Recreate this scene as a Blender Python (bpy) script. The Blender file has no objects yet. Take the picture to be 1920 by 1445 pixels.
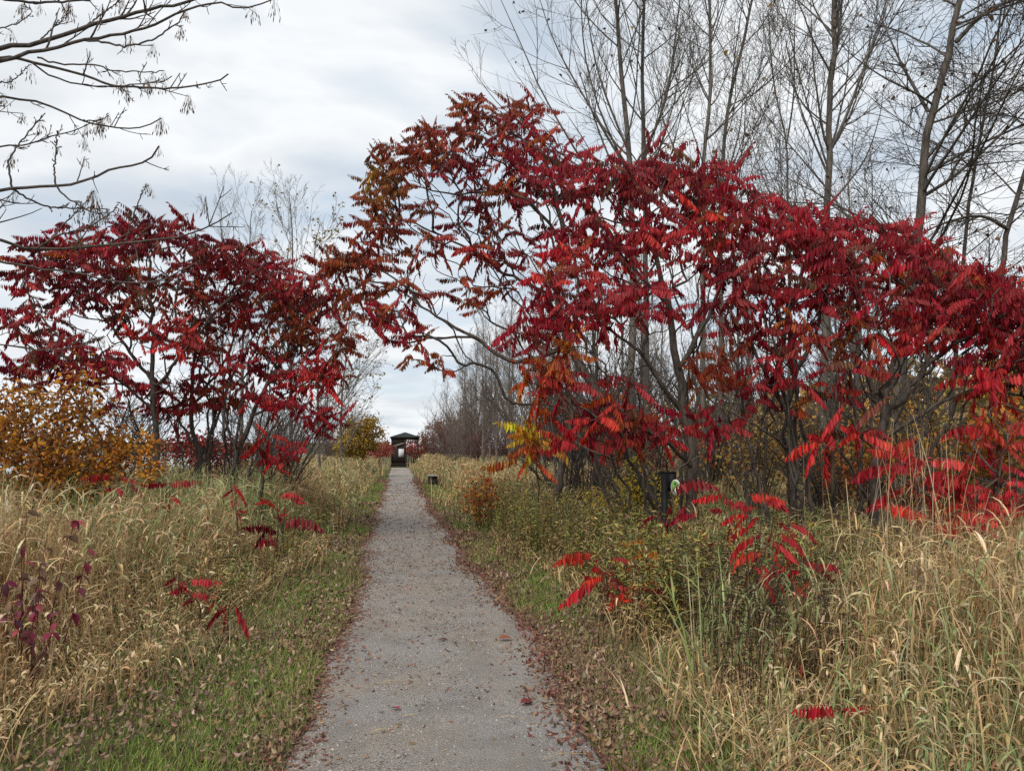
import bpy, math
import numpy as np
from mathutils import Matrix, Vector, Euler

SC = bpy.context.scene
COL = SC.collection
RAD = math.radians
rng = np.random.default_rng(7)

# ------------------------------------------------------------------ camera
FPX, CX, CY = 1400.0, 960.0, 722.5          # focal length and centre in the photograph's pixels
CAM = np.array([0.0, 0.0, 1.6])
PITCH = math.atan(117.5 / FPX)
YAW = math.atan(213.0 / FPX * math.cos(PITCH))
R_ = np.array([math.cos(YAW), -math.sin(YAW), 0.0])
F_ = np.array([math.cos(PITCH) * math.sin(YAW), math.cos(PITCH) * math.cos(YAW), math.sin(PITCH)])
U_ = np.cross(R_, F_)
cd = bpy.data.cameras.new('camera')
cam = bpy.data.objects.new('camera', cd)
COL.objects.link(cam)
cam.location = CAM
cam.rotation_euler = (math.pi / 2 + PITCH, 0, -YAW)
cd.sensor_fit = 'HORIZONTAL'
cd.sensor_width = 36.0
cd.lens = FPX / 1920.0 * 36.0
cd.clip_start = 0.05
cd.clip_end = 6000
SC.camera = cam

# ------------------------------------------------------------------ sky, sun, exposure
SUN_EL, SUN_AZ = RAD(48), RAD(215)           # compass style: the sun stands behind the viewer, to the left
w = bpy.data.worlds.new('World'); SC.world = w; w.use_nodes = True
nt = w.node_tree; nt.nodes.clear()
def N(nt, t, **kw):
    n = nt.nodes.new(t)
    for k, v in kw.items(): setattr(n, k, v)
    return n
def mixc(nt, fac, a, b, mode='MIX'):
    m = N(nt, 'ShaderNodeMix', data_type='RGBA', blend_type=mode)
    for sock, v in ((m.inputs[0], fac), (m.inputs[6], a), (m.inputs[7], b)):
        if hasattr(v, 'is_output'): nt.links.new(v, sock)
        elif isinstance(v, (int, float)): sock.default_value = v
        else: sock.default_value = (*v, 1)
    return m.outputs[2]
def math_(nt, op, a, b=0.0, clamp=False):
    m = N(nt, 'ShaderNodeMath', operation=op, use_clamp=clamp)
    for i, v in enumerate((a, b)):
        if hasattr(v, 'is_output'): nt.links.new(v, m.inputs[i])
        else: m.inputs[i].default_value = v
    return m.outputs[0]
def ramp(nt, fac, stops, interp='LINEAR'):
    r = N(nt, 'ShaderNodeValToRGB'); r.color_ramp.interpolation = interp
    e = r.color_ramp.elements
    while len(e) > 1: e.remove(e[-1])
    for i, (p, c) in enumerate(stops):
        q = e[0] if i == 0 else e.new(p)
        q.position = p; q.color = (*c, 1) if len(c) == 3 else c
    nt.links.new(fac, r.inputs[0])
    return r.outputs[0]
def noise(nt, vec, scale, detail=4, rough=0.5, dist=0.0):
    n = N(nt, 'ShaderNodeTexNoise')
    n.inputs['Scale'].default_value = scale; n.inputs['Detail'].default_value = detail
    n.inputs['Roughness'].default_value = rough; n.inputs['Distortion'].default_value = dist
    if vec is not None: nt.links.new(vec, n.inputs['Vector'])
    return n
sky = N(nt, 'ShaderNodeTexSky', sky_type='NISHITA')
sky.sun_disc = False; sky.sun_elevation = SUN_EL; sky.sun_rotation = SUN_AZ
sky.air_density = 1.0; sky.dust_density = 1.5; sky.ozone_density = 1.5
tc = N(nt, 'ShaderNodeTexCoord')
sep = N(nt, 'ShaderNodeSeparateXYZ'); nt.links.new(tc.outputs['Generated'], sep.inputs[0])
zz = math_(nt, 'ADD', math_(nt, 'MAXIMUM', sep.outputs[2], 0.0), 0.22)
cmb = N(nt, 'ShaderNodeCombineXYZ')
nt.links.new(math_(nt, 'DIVIDE', sep.outputs[0], zz), cmb.inputs[0])
nt.links.new(math_(nt, 'DIVIDE', sep.outputs[1], zz), cmb.inputs[1])
mp = N(nt, 'ShaderNodeMapping'); nt.links.new(cmb.outputs[0], mp.inputs[0])
mp.inputs['Location'].default_value = (1.7, 0.35, 0.0)
mp.inputs['Scale'].default_value = (0.8, 1.15, 1.0)
n1 = noise(nt, mp.outputs[0], 1.25, 5, 0.48, 0.25)
n2 = noise(nt, mp.outputs[0], 3.1, 6, 0.55, 0.4)
cl = math_(nt, 'ADD', math_(nt, 'MULTIPLY', n1.outputs[0], 0.68), math_(nt, 'MULTIPLY', n2.outputs[0], 0.32))
cloud = ramp(nt, cl, [(0.30, (6.0, 6.7, 7.5)), (0.42, (7.2, 7.7, 8.2)), (0.49, (8.6, 8.85, 9.05)), (0.56, (7.3, 7.65, 8.0)), (0.68, (6.0, 6.4, 6.9))])
n3 = noise(nt, mp.outputs[0], 1.9, 4, 0.5, 0.3)
gap = ramp(nt, n3.outputs[0], [(0.46, (0, 0, 0)), (0.66, (0.6, 0.6, 0.6))])
bluesky = mixc(nt, 1.0, sky.outputs[0], (1.0, 1.0, 1.0), 'MULTIPLY')
bluesky = mixc(nt, 0.55, bluesky, (5.2, 6.8, 8.4))
skyc = mixc(nt, gap, cloud, bluesky)
bg = N(nt, 'ShaderNodeBackground'); bg.inputs[1].default_value = 0.067
nt.links.new(skyc, bg.inputs[0])
out = N(nt, 'ShaderNodeOutputWorld'); nt.links.new(bg.outputs[0], out.inputs[0])

ld = bpy.data.lights.new('sun', 'SUN'); sun = bpy.data.objects.new('sun', ld); COL.objects.link(sun)
ld.energy = 1.5; ld.angle = RAD(24); ld.color = (1.0, 0.93, 0.83)
sdir = Vector((math.sin(SUN_AZ) * math.cos(SUN_EL), math.cos(SUN_AZ) * math.cos(SUN_EL), math.sin(SUN_EL)))
sun.rotation_euler = sdir.to_track_quat('Z', 'Y').to_euler()
sun.location = (0, 0, 30)
vs = SC.view_settings
vs.view_transform = 'Standard'; vs.look = 'None'; vs.gamma = 1.0; vs.use_curve_mapping = False
vs.exposure = 0.74
SC.render.engine = 'CYCLES'
cy = SC.cycles
cy.max_bounces = 5; cy.diffuse_bounces = 3; cy.glossy_bounces = 2; cy.transmission_bounces = 3; cy.transparent_max_bounces = 4
cy.use_denoising = False
cy.caustics_reflective = False; cy.caustics_refractive = False

# ------------------------------------------------------------------ helpers
def at(px, py, D):
    """world point seen at that place of the photograph, D metres along the view axis"""
    return CAM + D * ((px - CX) / FPX * R_ + (CY - py) / FPX * U_ + F_)
def base(px, D, z=0.0):
    p = CAM + D * ((px - CX) / FPX * R_ + F_)
    b = (z - p[2]) / (D / FPX * U_[2])
    return p + D * b / FPX * U_
def ground(px, py):
    d = (px - CX) / FPX * R_ + (CY - py) / FPX * U_ + F_
    return CAM + d * (-CAM[2] / d[2])
def gz(x, y):
    x = np.asarray(x, float); y = np.asarray(y, float)
    s = np.clip((-x - 8.0) / 7.0, 0, 1); s = s * s * (3 - 2 * s)
    z = -1.7 * s
    far = np.clip((-x - 200.0) / 60.0, 0, 1) + np.clip((y - 420.0) / 90.0, 0, 1) * (x < -8)
    z = z + np.clip(far, 0, 1) * (4.5 + 2.2 * np.sin(y * .013) + 1.2 * np.sin(y * .041 + 1))
    off = np.clip((np.abs(x - 0.22) - 1.3) / 2.0, 0, 1)
    z = z + off * (0.035 * np.sin(x * 1.7 + 0.6) * np.sin(y * 1.1) + 0.05 * np.sin(x * .45 + y * .3))
    return z

def mk_mesh(name, V, faces, mat=None, col=None, smooth=False):
    V = np.ascontiguousarray(np.asarray(V, np.float32).reshape(-1, 3))
    faces = [np.asarray(f, np.int32) for f in faces if len(f)]
    me = bpy.data.meshes.new(name)
    me.vertices.add(len(V)); me.vertices.foreach_set('co', V.ravel())
    nl = sum(f.size for f in faces); npoly = sum(len(f) for f in faces)
    me.loops.add(nl); me.polygons.add(npoly)
    me.loops.foreach_set('vertex_index', np.concatenate([f.ravel() for f in faces]))
    tot = np.concatenate([np.full(len(f), f.shape[1], np.int32) for f in faces])
    st = np.concatenate([[0], np.cumsum(tot)[:-1]]).astype(np.int32)
    me.polygons.foreach_set('loop_start', st); me.polygons.foreach_set('loop_total', tot)
    if smooth: me.polygons.foreach_set('use_smooth', np.ones(npoly, bool))
    if col is not None:
        a = me.attributes.new('Col', 'FLOAT_COLOR', 'POINT')
        c = np.ones((len(V), 4), np.float32); c[:, :3] = np.asarray(col).reshape(-1, 3)
        a.data.foreach_set('color', c.ravel())
    me.update(calc_edges=True)
    if mat: me.materials.append(mat)
    return me
def obj(name, me, parent=None, loc=(0, 0, 0)):
    o = bpy.data.objects.new(name, me); COL.objects.link(o)
    o.location = loc
    if parent: o.parent = parent
    return o
def tag(o, label=None, cat=None, group=None, kind=None):
    if label: o['label'] = label
    if cat: o['category'] = cat
    if group: o['group'] = group
    if kind: o['kind'] = kind
    return o
def thing(name, label, cat, loc, group=None):
    o = bpy.data.objects.new(name, None); COL.objects.link(o); o.location = loc
    o.empty_display_size = 0.1
    return tag(o, label, cat, group)

class Geo:
    """collects vertices and faces (numpy) for one mesh"""
    def __init__(s): s.V = []; s.Q = []; s.T = []; s.C = []; s.n = 0
    def add(s, V, Q=None, T=None, C=None):
        V = np.asarray(V).reshape(-1, 3)
        if Q is not None and len(Q): s.Q.append(np.asarray(Q) + s.n)
        if T is not None and len(T): s.T.append(np.asarray(T) + s.n)
        if C is not None: s.C.append(np.asarray(C).reshape(-1, 3))
        s.V.append(V); s.n += len(V)
    def mesh(s, name, mat, org=(0, 0, 0), smooth=False):
        V = np.concatenate(s.V) - np.asarray(org)
        return mk_mesh(name, V, [np.concatenate(s.Q) if s.Q else [], np.concatenate(s.T) if s.T else []], mat,
                       np.concatenate(s.C) if s.C else None, smooth)

def tubes(P, R, S):
    """P (N,K,3), R (N,K): N tubes of S sides"""
    Nn, K, _ = P.shape
    T = np.gradient(P, axis=1)
    T /= np.linalg.norm(T, axis=2, keepdims=True) + 1e-9
    avg = P[:, -1] - P[:, 0]; avg /= np.linalg.norm(avg, axis=1, keepdims=True) + 1e-9
    ref = np.where(np.abs(avg[:, 2:3]) > 0.75, np.array([[1.0, 0.13, 0]]), np.array([[0, 0.11, 1.0]]))
    A = np.cross(T, ref[:, None, :]); A /= np.linalg.norm(A, axis=2, keepdims=True) + 1e-9
    B = np.cross(T, A)
    th = np.arange(S) * 2 * math.pi / S
    ring = A[:, :, None, :] * np.cos(th)[None, None, :, None] + B[:, :, None, :] * np.sin(th)[None, None, :, None]
    V = P[:, :, None, :] + ring * R[:, :, None, None]
    idx = np.arange(Nn * K * S).reshape(Nn, K, S)
    a = idx[:, :-1]; b = idx[:, 1:]
    Q = np.stack([a, np.roll(a, -1, 2), np.roll(b, -1, 2), b], -1).reshape(-1, 4)
    return V.reshape(-1, 3), Q
def ribbons(P, side, W, col):
    """P (N,K,3) spines, side (N,3), W (N,K) half widths, col (N,3)"""
    Nn, K, _ = P.shape
    V = np.stack([P - side[:, None, :] * W[:, :, None], P + side[:, None, :] * W[:, :, None]], 2)
    idx = np.arange(Nn * K * 2).reshape(Nn, K, 2)
    Q = np.stack([idx[:, :-1, 0], idx[:, :-1, 1], idx[:, 1:, 1], idx[:, 1:, 0]], -1).reshape(-1, 4)
    C = np.repeat(col, K * 2, axis=0)
    return V.reshape(-1, 3), Q, C
def unit(v): return v / (np.linalg.norm(v, axis=-1, keepdims=True) + 1e-9)
def leaf6(pos, d, side, L, W, fold=0.25, curl=0.2):
    """six-cornered leaves: pos (N,3), d and side unit (N,3), L and W (N,)"""
    n = np.cross(side, d)
    L = L[:, None]; W = W[:, None]
    p0 = pos
    m1 = pos + d * L * .3; m2 = pos + d * L * .68 - n * L * curl * .3
    tip = pos + d * L - n * L * curl
    up = n * W * fold
    V = np.stack([p0, m1 + side * W * .46 + up, m2 + side * W * .40 + up, tip, m2 - side * W * .40 + up, m1 - side * W * .46 + up], 1)
    i = np.arange(len(pos))[:, None] * 6
    Q = np.concatenate([i + np.array([[0, 1, 2, 3]]), i + np.array([[0, 3, 4, 5]])])
    return V.reshape(-1, 3), Q
def rand_dirs(n, r=rng):
    v = r.normal(size=(n, 3)); return unit(v)
def pick(pal, n, r=rng, jit=0.15):
    pal = np.asarray(pal, float)
    c = pal[r.integers(0, len(pal), n)]
    return np.clip(c * (1 + r.normal(0, jit, (n, 1))) * (1 + r.normal(0, jit * .4, (n, 3))), 0.004, 0.95)
def resample(pts, K, smooth=True):
    """Catmull-Rom through pts, K points, even arc length"""
    p = np.asarray(pts, float)
    if len(p) == 2: return p[0] + (p[1] - p[0]) * np.linspace(0, 1, K)[:, None]
    q = np.vstack([2 * p[0] - p[1], p, 2 * p[-1] - p[-2]])
    o = []
    for i in range(1, len(q) - 2):
        t = np.linspace(0, 1, 9)[:-1, None]
        a, b, c, d = q[i - 1], q[i], q[i + 1], q[i + 2]
        o.append(.5 * ((2 * b) + (c - a) * t + (2 * a - 5 * b + 4 * c - d) * t * t + (3 * b - a - 3 * c + d) * t ** 3))
    o = np.vstack(o + [p[-1:]])
    s = np.concatenate([[0], np.cumsum(np.linalg.norm(np.diff(o, axis=0), axis=1))])
    u = np.linspace(0, s[-1], K)
    return np.stack([np.interp(u, s, o[:, k]) for k in range(o.shape[1])], 1)

def box(g, c, s, rz=0.0, col=None):
    c = np.asarray(c, float); s = np.asarray(s, float) / 2
    v = np.array([[x, y, z] for x in (-1, 1) for y in (-1, 1) for z in (-1, 1)], float) * s
    cr, sr = math.cos(rz), math.sin(rz)
    v = np.stack([v[:, 0] * cr - v[:, 1] * sr, v[:, 0] * sr + v[:, 1] * cr, v[:, 2]], 1) + c
    g.add(v, Q=[[0, 1, 3, 2], [4, 6, 7, 5], [0, 4, 5, 1], [2, 3, 7, 6], [0, 2, 6, 4], [1, 5, 7, 3]])

# ------------------------------------------------------------------ materials
def new_mat(name):
    m = bpy.data.materials.new(name); m.use_nodes = True
    t = m.node_tree; t.nodes.clear()
    o = N(t, 'ShaderNodeOutputMaterial')
    return m, t, o
def leafy(name, source='attr', trans=0.25, rough=0.6, spec=0.25, back=None, var=0.0):
    m, t, o = new_mat(name)
    if source == 'attr':
        c = N(t, 'ShaderNodeAttribute'); c.attribute_name = 'Col'; c = c.outputs['Color']
    else:
        oi = N(t, 'ShaderNodeObjectInfo'); c = oi.outputs['Color']
    if var:
        a = N(t, 'ShaderNodeAttribute'); a.attribute_name = 'vary'
        c = mixc(t, 1.0, c, a.outputs['Color'], 'MULTIPLY')
    if back:
        g = N(t, 'ShaderNodeNewGeometry')
        c2 = mixc(t, back[0], c, back[1])
        c = mixc(t, g.outputs['Backfacing'], c, c2)
    p = N(t, 'ShaderNodeBsdfPrincipled'); t.links.new(c, p.inputs['Base Color'])
    p.inputs['Roughness'].default_value = rough; p.inputs['Specular IOR Level'].default_value = spec
    tr = N(t, 'ShaderNodeBsdfTranslucent'); t.links.new(c, tr.inputs[0])
    mx = N(t, 'ShaderNodeMixShader'); mx.inputs[0].default_value = trans
    t.links.new(p.outputs[0], mx.inputs[1]); t.links.new(tr.outputs[0], mx.inputs[2]); t.links.new(mx.outputs[0], o.inputs[0])
    return m
def bark(name, c1, c2, scale=18.0, stretch=0.25, bump=0.4):
    m, t, o = new_mat(name)
    tc = N(t, 'ShaderNodeTexCoord')
    mp = N(t, 'ShaderNodeMapping'); mp.inputs['Scale'].default_value = (1, 1, stretch); t.links.new(tc.outputs['Object'], mp.inputs[0])
    n = noise(t, mp.outputs[0], scale, 5, 0.62)
    n2 = noise(t, tc.outputs['Object'], 1.3, 2)
    f = math_(t, 'ADD', math_(t, 'MULTIPLY', n.outputs[0], .75), math_(t, 'MULTIPLY', n2.outputs[0], .25))
    c = ramp(t, f, [(0.36, c1), (0.64, c2)])
    p = N(t, 'ShaderNodeBsdfPrincipled'); t.links.new(c, p.inputs['Base Color'])
    p.inputs['Roughness'].default_value = .85; p.inputs['Specular IOR Level'].default_value = .2
    b = N(t, 'ShaderNodeBump'); b.inputs['Strength'].default_value = bump; b.inputs['Distance'].default_value = .02
    t.links.new(n.outputs[0], b.inputs['Height']); t.links.new(b.outputs[0], p.inputs['Normal'])
    t.links.new(p.outputs[0], o.inputs[0])
    return m
def plain(name, c1, c2=None, scale=8.0, rough=.7, spec=.3, stretch=(1, 1, 1), bump=0.0):
    m, t, o = new_mat(name)
    p = N(t, 'ShaderNodeBsdfPrincipled'); p.inputs['Roughness'].default_value = rough; p.inputs['Specular IOR Level'].default_value = spec
    tc = N(t, 'ShaderNodeTexCoord'); mp = N(t, 'ShaderNodeMapping'); mp.inputs['Scale'].default_value = stretch
    t.links.new(tc.outputs['Object'], mp.inputs[0])
    n = noise(t, mp.outputs[0], scale, 5, .6)
    c = ramp(t, n.outputs[0], [(.35, c1), (.68, c2 or c1)])
    t.links.new(c, p.inputs['Base Color'])
    if bump:
        b = N(t, 'ShaderNodeBump'); b.inputs['Strength'].default_value = bump; b.inputs['Distance'].default_value = .01
        t.links.new(n.outputs[0], b.inputs['Height']); t.links.new(b.outputs[0], p.inputs['Normal'])
    t.links.new(p.outputs[0], o.inputs[0])
    return m

M_GRASS = leafy('grass_blades', 'attr', .22, .65, .2)
M_LEAFM = leafy('leaf_scatter', 'attr', .25, .6, .25)
M_LITTER = leafy('leaf_litter_mat', 'attr', .08, .75, .15)
M_SUMAC = leafy('sumac_leaf_mat', 'object', .38, .5, .25, back=(.24, (.46, .07, .06)), var=1)
M_SUMACJ = leafy('sumac_leaf_mass_mat', 'attr', .38, .5, .25, back=(.24, (.46, .07, .06)))
M_OVAL = leafy('oval_leaf_mat', 'object', .2, .5, .3, back=(.25, (.45, .3, .3)))
M_BARK_S = bark('sumac_bark', (.030, .024, .021), (.135, .112, .093), 26, .3, .4)
M_BARK_B = bark('grey_bark', (.060, .052, .045), (.20, .178, .15), 20, .22, .5)
M_BARK_D = bark('dark_bark', (.040, .034, .029), (.15, .128, .108), 22, .2, .6)
M_BARK_A = bark('ash_bark', (.045, .036, .030), (.13, .11, .095), 24, .3, .4)
M_TWIG_R = bark('reddish_twig', (.085, .048, .045), (.19, .12, .11), 15, .4, .2)
M_TWIG_G = bark('greyish_twig', (.095, .074, .062), (.21, .178, .15), 15, .4, .2)
M_STEM = plain('weed_stem', (.055, .035, .022), (.12, .08, .05), 14)
M_REDSTEM = plain('red_stem', (.10, .02, .02), (.16, .05, .04), 14)

# ------------------------------------------------------------------ ground, path, lake
def left_edge(y): return np.interp(y, [0, 3, 5, 6.6, 10, 17, 30, 60], [-2.6, -2.4, -2.05, -1.7, -1.42, -1.32, -1.25, -1.1])
def right_edge(y): return np.interp(y, [0, 3, 4.15, 6.2, 8.3, 14, 18.7, 37, 60], [1.55, 1.7, 1.85, 2.25, 2.05, 1.72, 1.5, 1.25, 1.15])
def path_l(y): return np.interp(y, [0, 4, 6, 9, 15], [-.54, -.52, -.47, -.49, -.56]) + .05 * np.sin(y * .9) + .03 * np.sin(y * 2.7 + 1) + .012 * np.sin(y * 7.1)
def path_r(y): return np.interp(y, [0, 3.5, 6, 10, 18, 60], [1.06, 1.10, 1.16, 1.08, .99, .88]) + .05 * np.sin(y * .8 + 2) + .03 * np.sin(y * 2.3) + .012 * np.sin(y * 6.3 + .5)

def build_ground():
    gx = np.unique(np.concatenate([np.linspace(-16, 16, 90), -np.geomspace(16, 3200, 60), np.geomspace(16, 3200, 40)]))
    gy = np.unique(np.concatenate([np.linspace(-30, 40, 90), -np.geomspace(30, 800, 12), np.geomspace(40, 4500, 70)]))
    X, Y = np.meshgrid(gx, gy)
    Z = gz(X, Y)
    V = np.stack([X, Y, Z], -1).reshape(-1, 3)
    n, m = len(gy), len(gx)
    idx = np.arange(n * m).reshape(n, m)
    Q = np.stack([idx[:-1, :-1], idx[:-1, 1:], idx[1:, 1:], idx[1:, :-1]], -1).reshape(-1, 4)
    mt, t, o = new_mat('thatch_ground')
    tc = N(t, 'ShaderNodeTexCoord')
    a = noise(t, tc.outputs['Object'], 1.1, 5, .6); b = noise(t, tc.outputs['Object'], 38, 5, .7)
    f = math_(t, 'ADD', math_(t, 'MULTIPLY', a.outputs[0], .45), math_(t, 'MULTIPLY', b.outputs[0], .55))
    c = ramp(t, f, [(.34, (.045, .040, .020)), (.48, (.105, .085, .045)), (.58, (.085, .095, .035)), (.72, (.17, .13, .075))])
    p = N(t, 'ShaderNodeBsdfPrincipled'); p.inputs['Roughness'].default_value = .95; p.inputs['Specular IOR Level'].default_value = .1
    t.links.new(c, p.inputs['Base Color'])
    bp = N(t, 'ShaderNodeBump'); bp.inputs['Strength'].default_value = .8; bp.inputs['Distance'].default_value = .03
    t.links.new(b.outputs[0], bp.inputs['Height']); t.links.new(bp.outputs[0], p.inputs['Normal']); t.links.new(p.outputs[0], o.inputs[0])
    tag(obj('ground', mk_mesh('ground', V, [Q], mt, smooth=True)), kind='structure')
build_ground()

def build_path():
    ys = np.concatenate([np.arange(-4, 14, .06), np.arange(14, 61.5, .25)])
    us = np.linspace(0, 1, 25)
    l, r = path_l(ys), path_r(ys)
    X = l[:, None] + (r - l)[:, None] * us
    Y = np.repeat(ys[:, None], len(us), 1)
    Z = 0.012 + .018 * np.sin(us * math.pi)[None, :] + .004 * np.sin(X * 5 + Y * 1.3) * np.sin(Y * 2.1)
    Z[:, 0] = -.01; Z[:, -1] = -.01
    idx = np.arange(X.size).reshape(X.shape)
    Q = np.stack([idx[:-1, :-1], idx[:-1, 1:], idx[1:, 1:], idx[1:, :-1]], -1).reshape(-1, 4)
    V = np.stack([X, Y, Z], -1).reshape(-1, 3)
    g = Geo(); g.add(V, Q=Q)
    # mouth of a side track on the left
    ys2 = np.linspace(11.6, 13.1, 16); us2 = np.linspace(0, 1, 12)
    X2 = -0.5 - us2[None, :] * (1.35 + .1 * np.sin(ys2 * 5)[:, None]); Y2 = ys2[:, None] + .12 * np.sin(us2 * 6)[None, :]
    Y2 = 12.35 + (Y2 - 12.35) * (1 - .45 * us2)[None, :]
    Z2 = .016 + 0 * X2; Z2[0] = Z2[-1] = -.01; Z2[:, -1] = -.01
    i2 = np.arange(X2.size).reshape(X2.shape)
    g.add(np.stack([X2, Y2 + 0 * X2, Z2], -1), Q=np.stack([i2[:-1, :-1], i2[1:, :-1], i2[1:, 1:], i2[:-1, 1:]], -1).reshape(-1, 4))
    mt, t, o = new_mat('stone_dust')
    tc = N(t, 'ShaderNodeTexCoord'); co = tc.outputs['Object']
    v = N(t, 'ShaderNodeTexVoronoi'); v.inputs['Scale'].default_value = 85; t.links.new(co, v.inputs['Vector'])
    v2 = N(t, 'ShaderNodeTexVoronoi'); v2.inputs['Scale'].default_value = 210; t.links.new(co, v2.inputs['Vector'])
    a = noise(t, co, .9, 4, .6); fine = noise(t, co, 160, 4, .75); mid = noise(t, co, 9, 5, .65)
    stone = ramp(t, v.outputs['Color'], [(.0, (.21, .198, .188)), (.45, (.37, .35, .33)), (.8, (.46, .435, .41)), (1, (.56, .53, .50))])
    stone2 = ramp(t, v2.outputs['Color'], [(.0, (.18, .168, .16)), (.5, (.38, .355, .335)), (1, (.56, .53, .50))])
    st = mixc(t, .5, stone, stone2)
    dust = mixc(t, fine.outputs[0], (.29, .268, .25), (.49, .452, .415))
    c = mixc(t, ramp(t, mid.outputs[0], [(.4, (.25, .25, .25)), (.62, (.8, .8, .8))]), st, dust)
    c = mixc(t, ramp(t, a.outputs[0], [(.42, (0, 0, 0)), (.62, (.6, .6, .6))]), c, (.42, .345, .265))
    big = noise(t, co, 2.6, 5, .6)
    c = mixc(t, ramp(t, big.outputs[0], [(.40, (.45, .45, .45)), (.55, (0, 0, 0))]), c, (.25, .225, .205))
    p = N(t, 'ShaderNodeBsdfPrincipled'); p.inputs['Roughness'].default_value = .92; p.inputs['Specular IOR Level'].default_value = .2
    t.links.new(c, p.inputs['Base Color'])
    bp = N(t, 'ShaderNodeBump'); bp.inputs['Strength'].default_value = 1.0; bp.inputs['Distance'].default_value = .02
    hh = math_(t, 'ADD', v.outputs['Distance'], math_(t, 'MULTIPLY', fine.outputs[0], .8))
    t.links.new(hh, bp.inputs['Height']); t.links.new(bp.outputs[0], p.inputs['Normal']); t.links.new(p.outputs[0], o.inputs[0])
    tag(obj('path', g.mesh('path', mt, smooth=True)), kind='structure')
build_path()

def build_lake():
    g = Geo(); g.add([[-1500, -300, -.75], [-8.6, -300, -.75], [-8.6, 3000, -.75], [-1500, 3000, -.75]], Q=[[0, 1, 2, 3]])
    mt, t, o = new_mat('lake_water')
    p = N(t, 'ShaderNodeBsdfPrincipled'); p.inputs['Base Color'].default_value = (.10, .12, .13, 1); p.inputs['Roughness'].default_value = .08
    p.inputs['IOR'].default_value = 1.33; p.inputs['Specular IOR Level'].default_value = .7
    tc = N(t, 'ShaderNodeTexCoord'); n = noise(t, tc.outputs['Object'], 2.2, 3)
    bp = N(t, 'ShaderNodeBump'); bp.inputs['Strength'].default_value = .12; bp.inputs['Distance'].default_value = .05
    t.links.new(n.outputs[0], bp.inputs['Height']); t.links.new(bp.outputs[0], p.inputs['Normal']); t.links.new(p.outputs[0], o.inputs[0])
    tag(obj('water', g.mesh('water', mt)), kind='structure')
build_lake()

# far wooded shores: masses of small faces
def far_wood(name, label, x0, x1, y0, y1, n, h, pal, seed, size=1.1):
    r = np.random.default_rng(seed)
    nt_ = n // 45
    cx = r.uniform(x0, x1, nt_); cyy = r.uniform(y0, y1, nt_)
    hh = h * r.uniform(.6, 1.15, nt_)
    ccol = pick(pal, nt_, r, .2)
    k = r.integers(0, nt_, n)
    d = rand_dirs(n, r) * (r.uniform(0, 1, (n, 1)) ** .4)
    P = np.stack([cx[k] + d[:, 0] * hh[k] * .38, cyy[k] + d[:, 1] * hh[k] * .38, gz(cx[k], cyy[k]) + hh[k] * (.52 + .48 * d[:, 2])], 1)
    dd = rand_dirs(n, r); sd = unit(np.cross(dd, rand_dirs(n, r)))
    V, Q = leaf6(P, dd, sd, r.uniform(.7, 1.5, n) * size, r.uniform(.5, 1.0, n) * size)
    c = np.clip(ccol[k] * (1 + r.normal(0, .2, (n, 1))), .01, .8)
    g = Geo(); g.add(V, Q=Q, C=np.repeat(c, 6, 0))
    tag(obj(name, g.mesh(name, M_LEAFM)), label, 'woodland', kind='stuff')
far_wood('far_shore_woods', 'low brown and russet woods along the far shore of the lake', -420, -215, -20, 620, 16000, 11,
         [(.13, .085, .055), (.10, .085, .06), (.17, .10, .05), (.08, .075, .045)], 11, 1.6)
far_wood('far_autumn_woods', 'hazy tan and gold woods far behind the right hand trees', 24, 58, 24, 62, 26000, 6.5,
         [(.34, .22, .08), (.30, .21, .10), (.26, .19, .10), (.40, .24, .06), (.2, .16, .09)], 12, .6)

# ------------------------------------------------------------------ branching
def chains_to_geo(g, chains, radii, S):
    """chains: list of (k,3) polylines; resampled to common length by class"""
    byK = {}
    for c, r in zip(chains, radii):
        L = np.linalg.norm(np.diff(c, axis=0), axis=1).sum()
        K = 4 if L < .25 else 7 if L < .8 else 14 if L < 2.5 else 30
        s = np.concatenate([[0], np.cumsum(np.linalg.norm(np.diff(c, axis=0), axis=1))]); s /= s[-1] + 1e-9
        u = np.linspace(0, 1, K)
        P = np.stack([np.interp(u, s, c[:, k]) for k in range(3)], 1)
        byK.setdefault(K, []).append((P, np.interp(u, s, r)))
    for K, l in byK.items():
        P = np.stack([a for a, _ in l]); Rr = np.stack([b for _, b in l])
        V, Q = tubes(P, Rr, S)
        g.add(V, Q=Q)

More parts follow.
